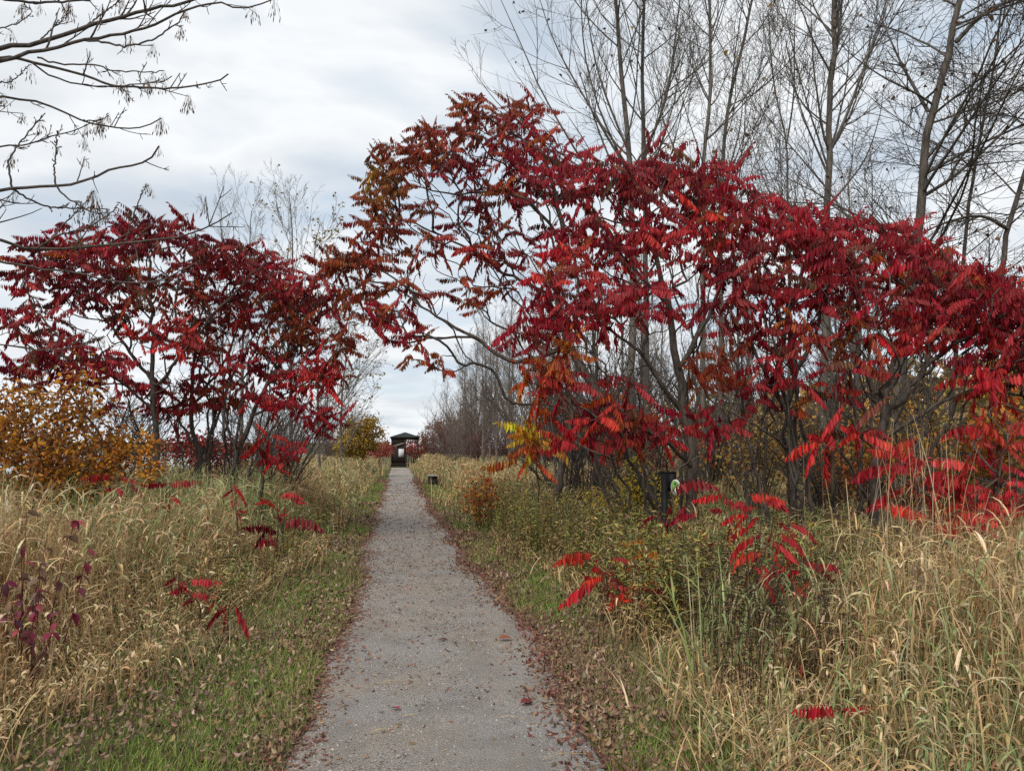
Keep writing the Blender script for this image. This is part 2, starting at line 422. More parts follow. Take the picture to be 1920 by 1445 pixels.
class Grow:
    """tree skeleton: hand-set limbs, then tips joined to it by the shortest balanced way"""
    def __init__(s, r): s.r = r; s.P = []; s.par = []; s.len = []; s.grp = []; s.lim = []; s.tips = []
    def limb(s, pts, rad, grp, jit=.02):
        pts = np.asarray(pts, float)
        L = np.linalg.norm(np.diff(pts, axis=0), axis=1).sum()
        K = max(4, int(L / .14))
        q = resample(pts, K)
        if jit: q[1:-1] += s.r.normal(0, jit, (K - 2, 3))
        if s.P:
            A = np.array(s.P); i = int(np.argmin(np.linalg.norm(A - q[0], axis=1)))
            if np.linalg.norm(A[i] - q[0]) > .05: q = np.vstack([A[i], q])
            else: q[0] = A[i]
            prev = i; start = 1; pl = s.len[i]
            rl = np.linspace(rad[0], rad[1], len(q))
        else:
            prev = -1; start = 0; pl = 0; rl = np.linspace(rad[0], rad[1], len(q))
        for k in range(start, len(q)):
            if prev >= 0: pl = s.len[prev] + np.linalg.norm(q[k] - np.array(s.P[prev]))
            s.P.append(q[k]); s.par.append(prev); s.len.append(pl); s.grp.append(grp); s.lim.append(rl[k]); prev = len(s.P) - 1
        s.tips.append((prev, None))
    def grow(s, pts, info, bf=.35, sag=0.0, wob=.03):
        pts = np.asarray(pts); root = np.array(s.P[0])
        order = np.argsort(np.linalg.norm(pts - root, axis=1))
        for i in order:
            A = np.array(s.P); p = pts[i]
            d = np.linalg.norm(A - p, axis=1)
            up = np.clip(A[:, 2] - p[2], 0, None)
            cost = d + bf * np.array(s.len) + .9 * up
            j = int(np.argmin(cost)); dist = d[j]
            if dist < .03: continue
            a = A[j]; pj = s.par[j]
            dirp = unit(a - A[pj]) if pj >= 0 else np.array([0, 0, 1.0])
            ctrl = a + dirp * dist * .35 + np.array([0, 0, -sag * dist])
            K = max(2, int(dist / .16))
            prev = j
            for k in range(1, K + 1):
                t = k / K
                q = (1 - t) ** 2 * a + 2 * t * (1 - t) * ctrl + t * t * p
                if k < K: q = q + s.r.normal(0, wob, 3) * min(1, dist)
                s.P.append(q); s.par.append(prev); s.len.append(s.len[prev] + dist / K); s.grp.append(s.grp[j]); s.lim.append(0.0)
                prev = len(s.P) - 1
            s.tips.append((prev, info[i]))
    def finish(s, r_tip=.005, expo=.38):
        n = len(s.P); cnt = np.zeros(n)
        for t, _ in s.tips: cnt[t] += 1
        ch = [[] for _ in range(n)]
        for i in range(n - 1, 0, -1):
            cnt[s.par[i]] += cnt[i]
        for i in range(1, n): ch[s.par[i]].append(i)
        lim = np.array(s.lim)
        rad = np.where(lim > 0, np.maximum(lim, r_tip), np.minimum(r_tip * np.maximum(cnt, 1) ** expo, .022))
        A = np.array(s.P)
        out = []      # (group, polyline, radii)
        stack = [(0, None)]
        while stack:
            st, frm = stack.pop()
            line = [] if frm is None else [frm]
            i = st
            while True:
                line.append(i)
                if not ch[i]: break
                best = max(ch[i], key=lambda c: (s.lim[c] > 0 and s.grp[c] == s.grp[i], cnt[c]))
                for c in ch[i]:
                    if c != best: stack.append((c, i))
                i = best
            rr = rad[line].copy()
            if frm is not None: rr[0] = min(rr[0], rr[1] * 1.25)
            rr[-1] *= .6
            out.append((s.grp[st], A[line], rr))
        return out, A

def sample_blobs(blobs, r, mind=.16):
    """blobs: (px,py,rx,ry,D,rD,n,palette) -> points, info"""
    P = []; info = []
    for (px, py, rx, ry, D, rD, n, pal) in blobs:
        k = 0; tries = 0
        while k < n and tries < n * 12:
            tries += 1
            a = r.uniform(0, 2 * math.pi); q = math.sqrt(r.uniform(0, 1))
            p = at(px + rx * q * math.cos(a), py + ry * q * math.sin(a), D + rD * r.uniform(-1, 1) * math.sqrt(1 - .7 * q * q))
            if P and np.min(np.linalg.norm(np.array(P[-60:]) - p, axis=1)) < mind: continue
            P.append(p); info.append(pal); k += 1
    return P, info

# ------------------------------------------------------------------ sumac leaves
def sumac_leaf_mesh(seed, a0, a1, hang, pairs):
    r = np.random.default_rng(seed)
    K = pairs + 3
    ang = np.radians(np.linspace(a0, a1, K)); st = 1.0 / (K - 1)
    x = np.concatenate([[0], np.cumsum(np.cos(ang[:-1]) * st)]); z = np.concatenate([[0], np.cumsum(np.sin(ang[:-1]) * st)])
    yy = .05 * np.sin(np.linspace(0, 2.5, K) + seed)
    P = np.stack([x, yy, z], 1)
    V, Q = tubes(P[None, ::2] if K % 2 else P[None], np.linspace(.010, .004, len(P[::2]) if K % 2 else K)[None], 3)
    g = Geo(); va = [np.full((len(V), 3), .75)]
    g.add(V, Q=Q)
    pos = []; d = []; L = []
    for i in range(2, K):
        tt = (i - 2) / (K - 3)
        ln = .25 * (.62 + .75 * math.sin(math.pi * (0.12 + .80 * tt)) * .75) * (1 if tt < .85 else .8)
        for sd in (-1, 1):
            h = math.radians(hang + r.normal(0, 9))
            v = np.array([.10 + r.normal(0, .10), sd * math.cos(h), -math.sin(h)])
            if r.uniform() < .05: continue
            pos.append(P[i]); d.append(v); L.append(ln * r.uniform(.85, 1.12))
    tx = P[-1] - P[-2]; pos.append(P[-1]); d.append(tx / np.linalg.norm(tx) + np.array([0, 0, -.4])); L.append(.17)
    pos = np.array(pos); d = unit(np.array(d)); L = np.array(L)
    side = unit(np.cross(d, np.array([[0.0, 1, 0.0]])) + r.normal(0, .22, d.shape)); side = unit(side - d * (side * d).sum(1, keepdims=True))
    V, Q = leaf6(pos, d, side, L, L * r.uniform(.24, .33, len(L)), .22, .14)
    g.add(V, Q=Q)
    lv = np.clip(r.normal(1.0, .22, (len(L), 1)), .5, 1.6) * np.stack([np.ones(len(L)), np.clip(r.normal(1.05, .3, len(L)), .5, 1.8), np.ones(len(L))], 1)
    va.append(np.repeat(lv, 6, 0))
    me = g.mesh('sumac_leaf', M_SUMAC)
    va = np.concatenate(va)
    a = me.attributes.new('vary', 'FLOAT_COLOR', 'POINT')
    c = np.ones((len(va), 4), np.float32); c[:, :3] = va
    a.data.foreach_set('color', c.ravel())
    me['n'] = len(va)
    return me, np.concatenate(g.V), np.concatenate(g.Q), va
# every shape is baked at its own slope so that the leaflets always hang straight down
SLOPES = [(70, 25), (62, -15), (50, -50), (40, 0), (35, -35), (20, -20), (20, -60), (10, -45), (0, -30), (0, -75), (-20, -50), (-30, -72), (-45, -82), (32, 22), (55, 35), (-8, -14)]
LEAVES = [sumac_leaf_mesh(100 + i, a0, a1, (80, 86, 76, 84)[i % 4], (10, 11, 9, 10, 12)[i % 5]) for i, (a0, a1) in enumerate(SLOPES)]
def leaf_of_pitch(pit, r):
    m = np.array([-(a + b) / 2 for a, b in SLOPES]); d = np.abs(m - math.degrees(pit))
    return int(r.choice(np.argsort(d)[:3]))

PAL = dict(
    crimson=[(.33, .010, .028), (.26, .009, .024), (.42, .014, .034), (.19, .009, .018), (.35, .016, .028), (.42, .028, .026)],
    dark=[(.17, .009, .019), (.22, .010, .022), (.28, .012, .026), (.11, .008, .013), (.27, .022, .022)],
    rust=[(.28, .050, .014), (.24, .026, .014), (.34, .075, .018), (.22, .06, .016), (.26, .018, .016)],
    orange=[(.48, .095, .020), (.52, .16, .022), (.42, .055, .020), (.46, .12, .018)],
    olive=[(.26, .125, .020), (.30, .10, .018), (.23, .14, .025), (.35, .15, .022), (.26, .06, .018)],
    bright=[(.55, .022, .030), (.50, .028, .035), (.60, .05, .028), (.40, .016, .028)],
    pink=[(.58, .030, .060), (.52, .024, .045), (.60, .06, .06), (.45, .02, .035), (.55, .09, .04)],
    yellow=[(.60, .40, .03), (.55, .30, .03), (.50, .40, .06), (.60, .26, .03)])

def put_leaves(root, parts, base_p, leaves, cap=290):
    """leaves: list of (pos, yaw, pitch, roll, scale, variant, colour, parent key)"""
    if len(leaves) > cap:
        dist = np.array([np.linalg.norm(l[0] - CAM) for l in leaves])
        key = np.array([l[4] for l in leaves]) / dist
        order = np.argsort(-key)
        keep = [leaves[i] for i in order[:cap]]; rest = [leaves[i] for i in order[cap:]]
    else: keep, rest = leaves, []
    for (p, yaw, pit, rol, sc, v, c, k) in keep:
        o = bpy.data.objects.new('leaf', LEAVES[v][0]); COL.objects.link(o)
        o.parent = parts.get(k, root); o.location = p - base_p
        o.rotation_euler = Euler((rol, pit, yaw), 'XYZ'); o.scale = (sc, sc, sc)
        o.color = (*c, 1)
    if rest:
        g = Geo()
        for (p, yaw, pit, rol, sc, v, c, k) in rest:
            m = np.array(Euler((rol, pit, yaw), 'XYZ').to_matrix())
            _, V, Q, va = LEAVES[v]
            g.add(V @ m.T * sc + p - base_p, Q=Q, C=va * np.array(c))
        o = obj('leaf_mass', g.mesh('leaf_mass', M_SUMACJ), root); o['kind'] = 'stuff'

def sumac(label, limbs, blobs, seed, group, scale=.46, per=(4, 7), r_tip=.0052, bare=1.5, bf=.3, cat='tree', name='sumac_tree', mat=None, stems=0):
    """limbs: list of (points (px,py,D), (r0,r1)); the first one is the trunk and starts on the ground"""
    r = np.random.default_rng(seed)
    T = Grow(r)
    p0 = limbs[0][0]
    b = base(p0[0][0], p0[0][2]); b[2] = float(gz(b[0], b[1])) - .03
    tr = [b] + [at(*q) for q in p0[1:]]
    T.limb(tr, limbs[0][1], 0)
    for i, (pts, rad) in enumerate(limbs[1:], 1): T.limb([at(*q) for q in pts], rad, i)
    for k in range(stems):
        bl = blobs[r.integers(0, len(blobs))]
        a = r.uniform(0, 6.28); q0 = b + np.array([math.cos(a), math.sin(a), 0]) * r.uniform(.1, .55); q0[2] = b[2]
        q2 = at(bl[0] + r.uniform(-.6, .6) * bl[2], bl[1] + bl[3] * r.uniform(-.3, 1), bl[4] + r.uniform(-.5, .5) * bl[5])
        if q2[2] < .9: continue
        q1 = q0 * .55 + q2 * .45 + np.array([0, 0, .12 * (q2[2] - q0[2])]) + r.normal(0, .10, 3)
        r0 = r.uniform(.018, .040)
        T.limb([q0, q1, q2], (r0, .007), len(limbs) + k, .035)
    P, info = sample_blobs([(*q[:6], int(math.ceil(q[6] * 1.45 * (.85 if q[1] > 540 and 'right' in group else 1))), q[7]) for q in blobs], r)
    P, info = np.array(P), list(info)
    # bare twiglets inside the crown
    nb = int(len(P) * bare)
    if nb:
        k = r.integers(0, len(P), nb); q = np.array(T.P)[r.integers(0, len(T.P), nb)]
        t = r.uniform(.45, 1.0, (nb, 1)); P = np.vstack([P, P[k] * t + q * (1 - t) + r.normal(0, .16, (nb, 3))]); info += [None] * nb
    T.grow(P, info, bf=bf, sag=.05)
    out, A = T.finish(r_tip)
    root = thing(name, label, cat, b, group)
    parts = {}
    for gk in sorted({o[0] for o in out}):
        g = Geo(); sel = [o for o in out if o[0] == gk]
        chains_to_geo(g, [s[1] for s in sel if s[2].max() > .02], [s[2] for s in sel if s[2].max() > .02], 7)
        chains_to_geo(g, [s[1] for s in sel if s[2].max() <= .02], [s[2] for s in sel if s[2].max() <= .02], 4)
        if g.V: parts[gk] = obj('trunk' if gk == 0 else 'limb', g.mesh('limb', mat or M_BARK_S, b, True), root)
    lv = []
    for ti, pal in T.tips:
        if pal is None or not isinstance(pal, str): continue
        p = A[ti]; q = A[T.par[ti]]
        n = r.integers(per[0], per[1] + 1)
        y0 = r.uniform(0, 6.28)
        if r.uniform() < .08 and pal in ('crimson', 'dark', 'bright'): pal = r.choice(['orange', 'rust', 'bright'])
        ps = PAL[pal]; cc = np.array(ps[r.integers(0, len(ps))])
        for j in range(n):
            c2 = np.array(ps[r.integers(0, len(ps))])
            c = np.clip((cc * .5 + c2 * .5) * r.normal(1, .2), .004, .9)
            if r.uniform() < .05: c = np.array([.13, .05, .03]) * r.uniform(.7, 1.5)
            yaw = y0 + j * 6.283 / n + r.normal(0, .35)
            pit = r.normal(.06, .10)
            lv.append((p + (q - p) * r.uniform(0, .9), yaw, pit, r.normal(0, .12), scale * r.uniform(.5, 1.15), int(r.integers(0, len(LEAVES))), c, T.grp[ti]))
    parts0 = {k: v for k, v in parts.items() if k != 0}
    put_leaves(root, parts0, b, lv)
    return root

GS_R, GS_L = 'red sumac trees right of the path', 'red sumac trees left of the path'
# --- right of the path
sumac('tall sumac arching over the path from the right with rusty tips reaching left',
      [([(1228, 1000, 11), (1180, 860, 11), (1115, 725, 11.2), (1070, 650, 11.4), (1045, 560, 11.6), (1060, 440, 12)], (.105, .04)),
       ([(1070, 650, 11.4), (983, 677, 11.4), (933, 660, 11.4), (850, 610, 11.5), (787, 573, 11.5), (745, 540, 11.6)], (.045, .012)),
       ([(893, 632, 11.4), (833, 633, 11.2), (787, 637, 11), (740, 643, 10.9), (710, 633, 10.8), (695, 605, 10.8)], (.022, .009)),
       ([(1060, 460, 12), (1015, 400, 12.1), (950, 362, 12.2), (860, 366, 12.3), (780, 350, 12.4)], (.03, .010)),
       ([(1060, 450, 12), (1020, 295, 12.2), (975, 262, 12.3), (938, 208, 12.4)], (.045, .014)),
       ([(1050, 560, 11.6), (960, 520, 11.9), (880, 470, 12), (800, 430, 12.1), (720, 400, 12.1)], (.03, .01)),
       ([(787, 573, 11.5), (740, 520, 11.5), (690, 500, 11.4), (640, 490, 11.4)], (.018, .008))],
      [(940, 200, 75, 26, 12.3, .9, 14, 'rust'), (850, 255, 80, 30, 12.3, .9, 14, 'rust'), (760, 290, 62, 34, 12.3, .9, 14, 'rust'), (715, 345, 35, 45, 12.2, .8, 12, 'olive'),
       (700, 440, 36, 55, 12, .8, 12, 'rust'), (640, 490, 55, 22, 11.5, .6, 10, 'rust'), (705, 560, 55, 40, 11.2, .7, 10, 'rust'), (740, 605, 60, 35, 10.9, .6, 5, 'crimson'),
       (1000, 265, 80, 45, 12.2, 1, 16, 'crimson'), (900, 330, 110, 45, 12.2, 1, 14, 'dark'), (1010, 340, 80, 40, 12, 1, 12, 'crimson'), (830, 430, 110, 55, 12, 1, 9, 'rust'),
       (950, 430, 90, 60, 11.8, 1, 10, 'dark'), (790, 665, 40, 18, 11, .4, 3, 'orange'), (870, 530, 120, 50, 11.6, .8, 8, 'rust')], 21, GS_R, .40, (4, 5), stems=3)
sumac('broad sumac with deep crimson crown beside the black trail post',
      [([(1302, 1000, 9.2), (1298, 880, 9.2), (1280, 760, 9.3), (1265, 640, 9.4), (1240, 520, 9.6), (1210, 420, 9.8)], (.085, .025)),
       ([(1285, 780, 9.3), (1220, 690, 9.1), (1150, 620, 9), (1080, 590, 8.9)], (.035, .01)),
       ([(1272, 690, 9.3), (1330, 590, 9.5), (1370, 480, 9.6), (1390, 390, 9.7)], (.035, .01)),
       ([(1250, 570, 9.5), (1170, 480, 9.6), (1120, 420, 9.7)], (.03, .01)),
       ([(1298, 870, 9.2), (1220, 810, 8.8), (1130, 790, 8.6), (1040, 730, 8.6)], (.03, .01))],
      [(1110, 330, 95, 50, 10.2, 1, 14, 'crimson'), (1220, 330, 85, 55, 10.2, 1, 13, 'dark'), (1330, 350, 85, 60, 10, 1, 14, 'crimson'), (1170, 430, 110, 45, 9.8, 1, 14, 'crimson'),
       (1290, 440, 110, 50, 9.6, 1, 12, 'bright'), (1100, 500, 95, 55, 9.4, .9, 13, 'bright'), (1070, 570, 95, 45, 9, .8, 12, 'crimson'), (1180, 560, 95, 50, 9.1, .9, 9, 'crimson'),
       (1010, 620, 55, 40, 8.8, .5, 6, 'crimson'), (1030, 690, 70, 40, 8.7, .5, 6, 'orange'), (1120, 740, 80, 50, 8.6, .6, 7, 'crimson'), (1200, 800, 90, 40, 8.6, .6, 6, 'crimson'), (1100, 825, 60, 20, 8.6, .5, 2, 'bright')], 22, GS_R, .42, (4, 5), stems=10)
sumac('upright sumac in the middle of the right thicket with dark drooping leaves',
      [([(1490, 1010, 8.6), (1488, 880, 8.6), (1480, 770, 8.7), (1490, 660, 8.8), (1480, 560, 8.9)], (.05, .02)),
       ([(1484, 790, 8.7), (1430, 690, 8.6), (1400, 600, 8.6), (1390, 500, 8.7)], (.028, .009)),
       ([(1488, 700, 8.8), (1540, 600, 8.9), (1560, 500, 9)], (.028, .009)),
       ([(1488, 850, 8.6), (1420, 800, 8.2), (1340, 760, 8.1)], (.02, .008))],
      [(1440, 400, 80, 45, 9, .9, 12, 'crimson'), (1530, 430, 80, 50, 9, .9, 13, 'crimson'), (1420, 490, 90, 45, 8.8, .9, 12, 'dark'), (1520, 530, 85, 50, 8.8, .8, 11, 'crimson'),
       (1400, 590, 80, 50, 8.6, .8, 8, 'dark'), (1480, 640, 80, 45, 8.5, .7, 7, 'crimson'), (1360, 690, 70, 40, 8.2, .6, 6, 'rust'), (1450, 740, 70, 40, 8.2, .6, 5, 'crimson'), (1330, 790, 60, 40, 8.1, .5, 4, 'crimson')], 23, GS_R, .40, (3, 5), stems=10)
sumac('forked sumac with spreading grey limbs behind the tallest grass stalks',
      [([(1640, 1010, 8), (1640, 900, 8), (1652, 810, 8), (1655, 740, 8)], (.075, .04)),
       ([(1654, 790, 8), (1710, 715, 7.9), (1780, 655, 7.9), (1850, 610, 7.9), (1905, 570, 7.9)], (.04, .01)),
       ([(1655, 750, 8), (1605, 660, 8.1), (1612, 560, 8.2), (1625, 470, 8.3)], (.032, .01)),
       ([(1655, 745, 8), (1690, 640, 8.2), (1720, 550, 8.3), (1735, 480, 8.4)], (.032, .01)),
       ([(1648, 830, 8), (1720, 780, 7.8), (1800, 735, 7.7), (1880, 715, 7.6)], (.028, .01)),
       ([(1645, 850, 8), (1590, 790, 7.8), (1560, 740, 7.7)], (.02, .008))],
      [(1630, 455, 75, 45, 8.5, .8, 13, 'crimson'), (1720, 488, 75, 40, 8.5, .8, 13, 'crimson'), (1800, 530, 70, 40, 8.3, .8, 12, 'dark'), (1870, 560, 60, 50, 8.1, .7, 10, 'crimson'),
       (1610, 540, 80, 45, 8.3, .8, 9, 'dark'), (1700, 560, 90, 45, 8.2, .8, 10, 'crimson'), (1800, 600, 90, 40, 8, .7, 9, 'crimson'), (1590, 620, 70, 40, 8.1, .6, 6, 'rust'),
       (1720, 640, 80, 35, 7.9, .6, 5, 'bright'), (1860, 660, 70, 40, 7.8, .6, 6, 'crimson'), (1580, 800, 75, 30, 7.6, .4, 4, 'bright'), (1560, 700, 60, 40, 7.8, .5, 4, 'crimson')], 24, GS_R, .40, (3, 4), stems=10)
sumac('sumac leaning in from the right edge with dark red foliage',
      [([(1990, 1010, 7.6), (1975, 880, 7.6), (1960, 760, 7.6), (1950, 640, 7.8)], (.06, .025)),
       ([(1965, 780, 7.6), (1900, 690, 7.5), (1850, 640, 7.5)], (.025, .009)), ([(1955, 680, 7.7), (1930, 580, 7.9), (1910, 520, 8)], (.025, .009)),
       ([(1950, 640, 7.8), (2000, 560, 8), (2040, 500, 8)], (.025, .009))],
      [(1890, 565, 60, 45, 8, .7, 9, 'crimson'), (1950, 560, 60, 55, 8, .8, 10, 'dark'), (1900, 620, 60, 50, 7.7, .6, 8, 'crimson'), (2010, 560, 70, 70, 8, .8, 10, 'crimson'), (1880, 700, 50, 40, 7.5, .5, 6, 'bright'),
       (1960, 690, 60, 50, 7.5, .5, 7, 'crimson')], 25, GS_R, .40, (3, 4), stems=10)
sumac('low sumac glowing pinkish red among tall stalks at the right edge',
      [([(1800, 1080, 6.4), (1790, 980, 6.4), (1770, 900, 6.4)], (.03, .012)), ([(1795, 1000, 6.4), (1850, 920, 6.3), (1880, 850, 6.3)], (.02, .008)), ([(1797, 1010, 6.4), (1740, 940, 6.4), (1700, 880, 6.4)], (.018, .008))],
      [(1700, 870, 45, 40, 6.4, .3, 5, 'pink'), (1770, 900, 55, 40, 6.4, .4, 6, 'bright'), (1860, 850, 55, 60, 6.4, .4, 7, 'pink'), (1880, 950, 50, 50, 6.2, .4, 7, 'pink'), (1800, 970, 60, 35, 6.2, .4, 5, 'bright'), (1850, 780, 40, 30, 6.5, .3, 3, 'bright')], 26, GS_R, .38, (2, 3), bare=.6)
sumac('young sumac with crooked black trunk and few leaves left of the black post',
      [([(1062, 970, 12.5), (1048, 915, 12.5), (1056, 860, 12.5), (1064, 810, 12.6), (1080, 760, 12.7)], (.10, .03)), ([(1064, 815, 12.6), (1110, 770, 12.4), (1150, 740, 12.4)], (.03, .01))],
      [(1060, 780, 50, 40, 12.4, .6, 5, 'orange'), (1130, 750, 50, 40, 12.4, .6, 4, 'crimson')], 27, GS_R, .42, (3, 5), mat=M_BARK_D)
sumac('slim sumac sapling with yellow and orange leaves beside the tall grass',
      [([(1010, 930, 11.2), (1008, 880, 11.2), (1005, 830, 11.2)], (.018, .009))],
      [(990, 812, 20, 14, 11.2, .2, 2, 'yellow'), (1010, 828, 20, 14, 11.2, .2, 1, 'yellow'), (990, 855, 30, 10, 11, .2, 1, 'orange')], 28, GS_R, .52, (3, 5), bare=0)
# --- left of the path
sumac('left hand sumac with straight pale trunk forking into a wide crown',
      [([(296, 1000, 12.5), (295, 850, 12.5), (288, 740, 12.5), (286, 640, 12.6), (283, 550, 12.7), (282, 480, 12.8)], (.065, .02)),
       ([(289, 715, 12.5), (240, 655, 12.4), (200, 600, 12.4), (150, 540, 12.5), (110, 500, 12.6)], (.03, .009)),
       ([(290, 725, 12.5), (340, 665, 12.4), (400, 590, 12.4), (460, 530, 12.5), (500, 490, 12.6)], (.03, .009)),
       ([(292, 770, 12.5), (200, 700, 12.2), (120, 670, 12.1), (60, 640, 12.2)], (.025, .009))],
      [(110, 470, 80, 38, 12.7, 1, 12, 'dark'), (190, 445, 75, 32, 12.8, 1, 14, 'crimson'), (300, 440, 85, 30, 12.9, 1, 15, 'dark'), (400, 470, 70, 30, 12.8, 1, 11, 'dark'), (90, 530, 70, 40, 12.5, 1, 10, 'dark'),
       (60, 600, 60, 40, 12.3, .9, 8, 'crimson'), (190, 540, 90, 45, 12.6, 1, 12, 'dark'), (300, 530, 90, 45, 12.6, 1, 11, 'rust'), (300, 620, 60, 40, 12, .5, 7, 'bright'), (110, 660, 90, 40, 12.2, .9, 9, 'crimson'), (200, 690, 70, 40, 12, .7, 7, 'crimson'),
       (70, 700, 60, 30, 12.1, .7, 5, 'dark')], 31, GS_L, .42, (4, 6), stems=2)
sumac('left hand sumac with several dark stems rising from the grass behind the pale trunk',
      [([(372, 1000, 13.6), (374, 870, 13.6), (358, 780, 13.7), (365, 680, 13.8), (380, 580, 13.9)], (.06, .02)),
       ([(372, 850, 13.6), (330, 770, 13.8), (310, 690, 14)], (.03, .01)), ([(360, 760, 13.7), (420, 680, 13.8), (450, 600, 13.9), (470, 530, 14)], (.03, .01)),
       ([(374, 860, 13.6), (400, 790, 13.5), (390, 720, 13.5)], (.025, .01))],
      [(400, 520, 80, 45, 14, 1, 13, 'dark'), (480, 500, 70, 32, 14, 1, 12, 'crimson'), (380, 610, 90, 45, 13.8, 1, 10, 'rust'), (470, 580, 80, 45, 13.8, 1, 11, 'dark'), (400, 680, 80, 40, 13.4, .8, 8, 'crimson'), (330, 740, 80, 40, 13.2, .7, 7, 'dark'),
       (250, 740, 60, 30, 13.2, .6, 5, 'crimson'), (420, 750, 70, 30, 13.2, .6, 5, 'rust')], 32, GS_L, .42, (4, 6), stems=5)
sumac('left hand sumac nearest the path with crooked limbs spreading low to the right',
      [([(432, 1000, 13), (436, 880, 13), (470, 790, 13), (500, 720, 13), (540, 660, 13.1), (560, 590, 13.2)], (.06, .018)),
       ([(445, 850, 13), (420, 770, 13), (440, 690, 13.1)], (.03, .01)), ([(475, 780, 13), (540, 735, 12.8), (600, 710, 12.7)], (.022, .008)), ([(540, 660, 13.1), (590, 600, 13.1), (620, 560, 13.2)], (.02, .008))],
      [(540, 530, 50, 35, 13.4, .9, 9, 'crimson'), (600, 560, 55, 40, 13.3, .8, 10, 'dark'), (530, 600, 70, 40, 13.2, .9, 10, 'rust'), (610, 630, 50, 40, 13, .7, 7, 'rust'), (520, 680, 80, 35, 12.9, .8, 8, 'crimson'), (600, 700, 55, 30, 12.7, .5, 7, 'bright'),
       (520, 750, 60, 30, 12.7, .5, 5, 'crimson'), (600, 770, 50, 30, 12.5, .4, 3, 'crimson')], 33, GS_L, .42, (4, 6), stems=5)
sumac('leaning sumac stem with low bright red leaves close to the left grass',
      [([(490, 960, 11.5), (492, 880, 11.5), (500, 830, 11.4), (520, 790, 11.3)], (.035, .012))],
      [(530, 825, 35, 18, 11.2, .3, 2, 'bright'), (480, 830, 45, 20, 11.3, .3, 2, 'bright'), (525, 855, 30, 12, 11.1, .2, 1, 'crimson'), (580, 760, 50, 30, 11.4, .3, 3, 'crimson')], 34, GS_L, .45, (2, 4), bare=.6)

# ------------------------------------------------------------------ bare trees
def spawn(P, Rr, n, t0, t1, lf, ang, trop, K, rf, r, rmin=.002, wob=.09, tpow=1.0):
    """children for N parent branches -> P (N*n,K,3), R, parent index"""
    Nn, Kp, _ = P.shape
    par = np.repeat(np.arange(Nn), n); m = len(par)
    t = t0 + (t1 - t0) * r.uniform(0, 1, m) ** tpow
    f = t * (Kp - 1); i = np.clip(f.astype(int), 0, Kp - 2); u = (f - i)[:, None]
    pos = P[par, i] * (1 - u) + P[par, i + 1] * u
    tan = unit(P[par, i + 1] - P[par, i])
    rp = Rr[par, i] * (1 - u[:, 0]) + Rr[par, i + 1] * u[:, 0]
    Lp = np.linalg.norm(np.diff(P, axis=1), axis=2).sum(1)[par]
    L = lf * Lp * (1.1 - .6 * t) * r.uniform(.6, 1.25, m)
    a = np.radians(r.uniform(ang[0], ang[1], m))[:, None]
    perp = unit(np.cross(tan, rand_dirs(m, r)))
    d = tan * np.cos(a) + perp * np.sin(a)
    out = np.zeros((m, K, 3)); out[:, 0] = pos
    st = (L / (K - 1))[:, None]
    for k in range(1, K):
        out[:, k] = out[:, k - 1] + d * st
        d = unit(d + np.array([0, 0, trop]) + r.normal(0, wob, (m, 3)))
    r0 = np.maximum(rp * rf * r.uniform(.75, 1.1, m), rmin * 1.3)
    R = r0[:, None] + (np.maximum(rmin, r0 * .22) - r0)[:, None] * np.linspace(0, 1, K)[None]
    return out, R, par
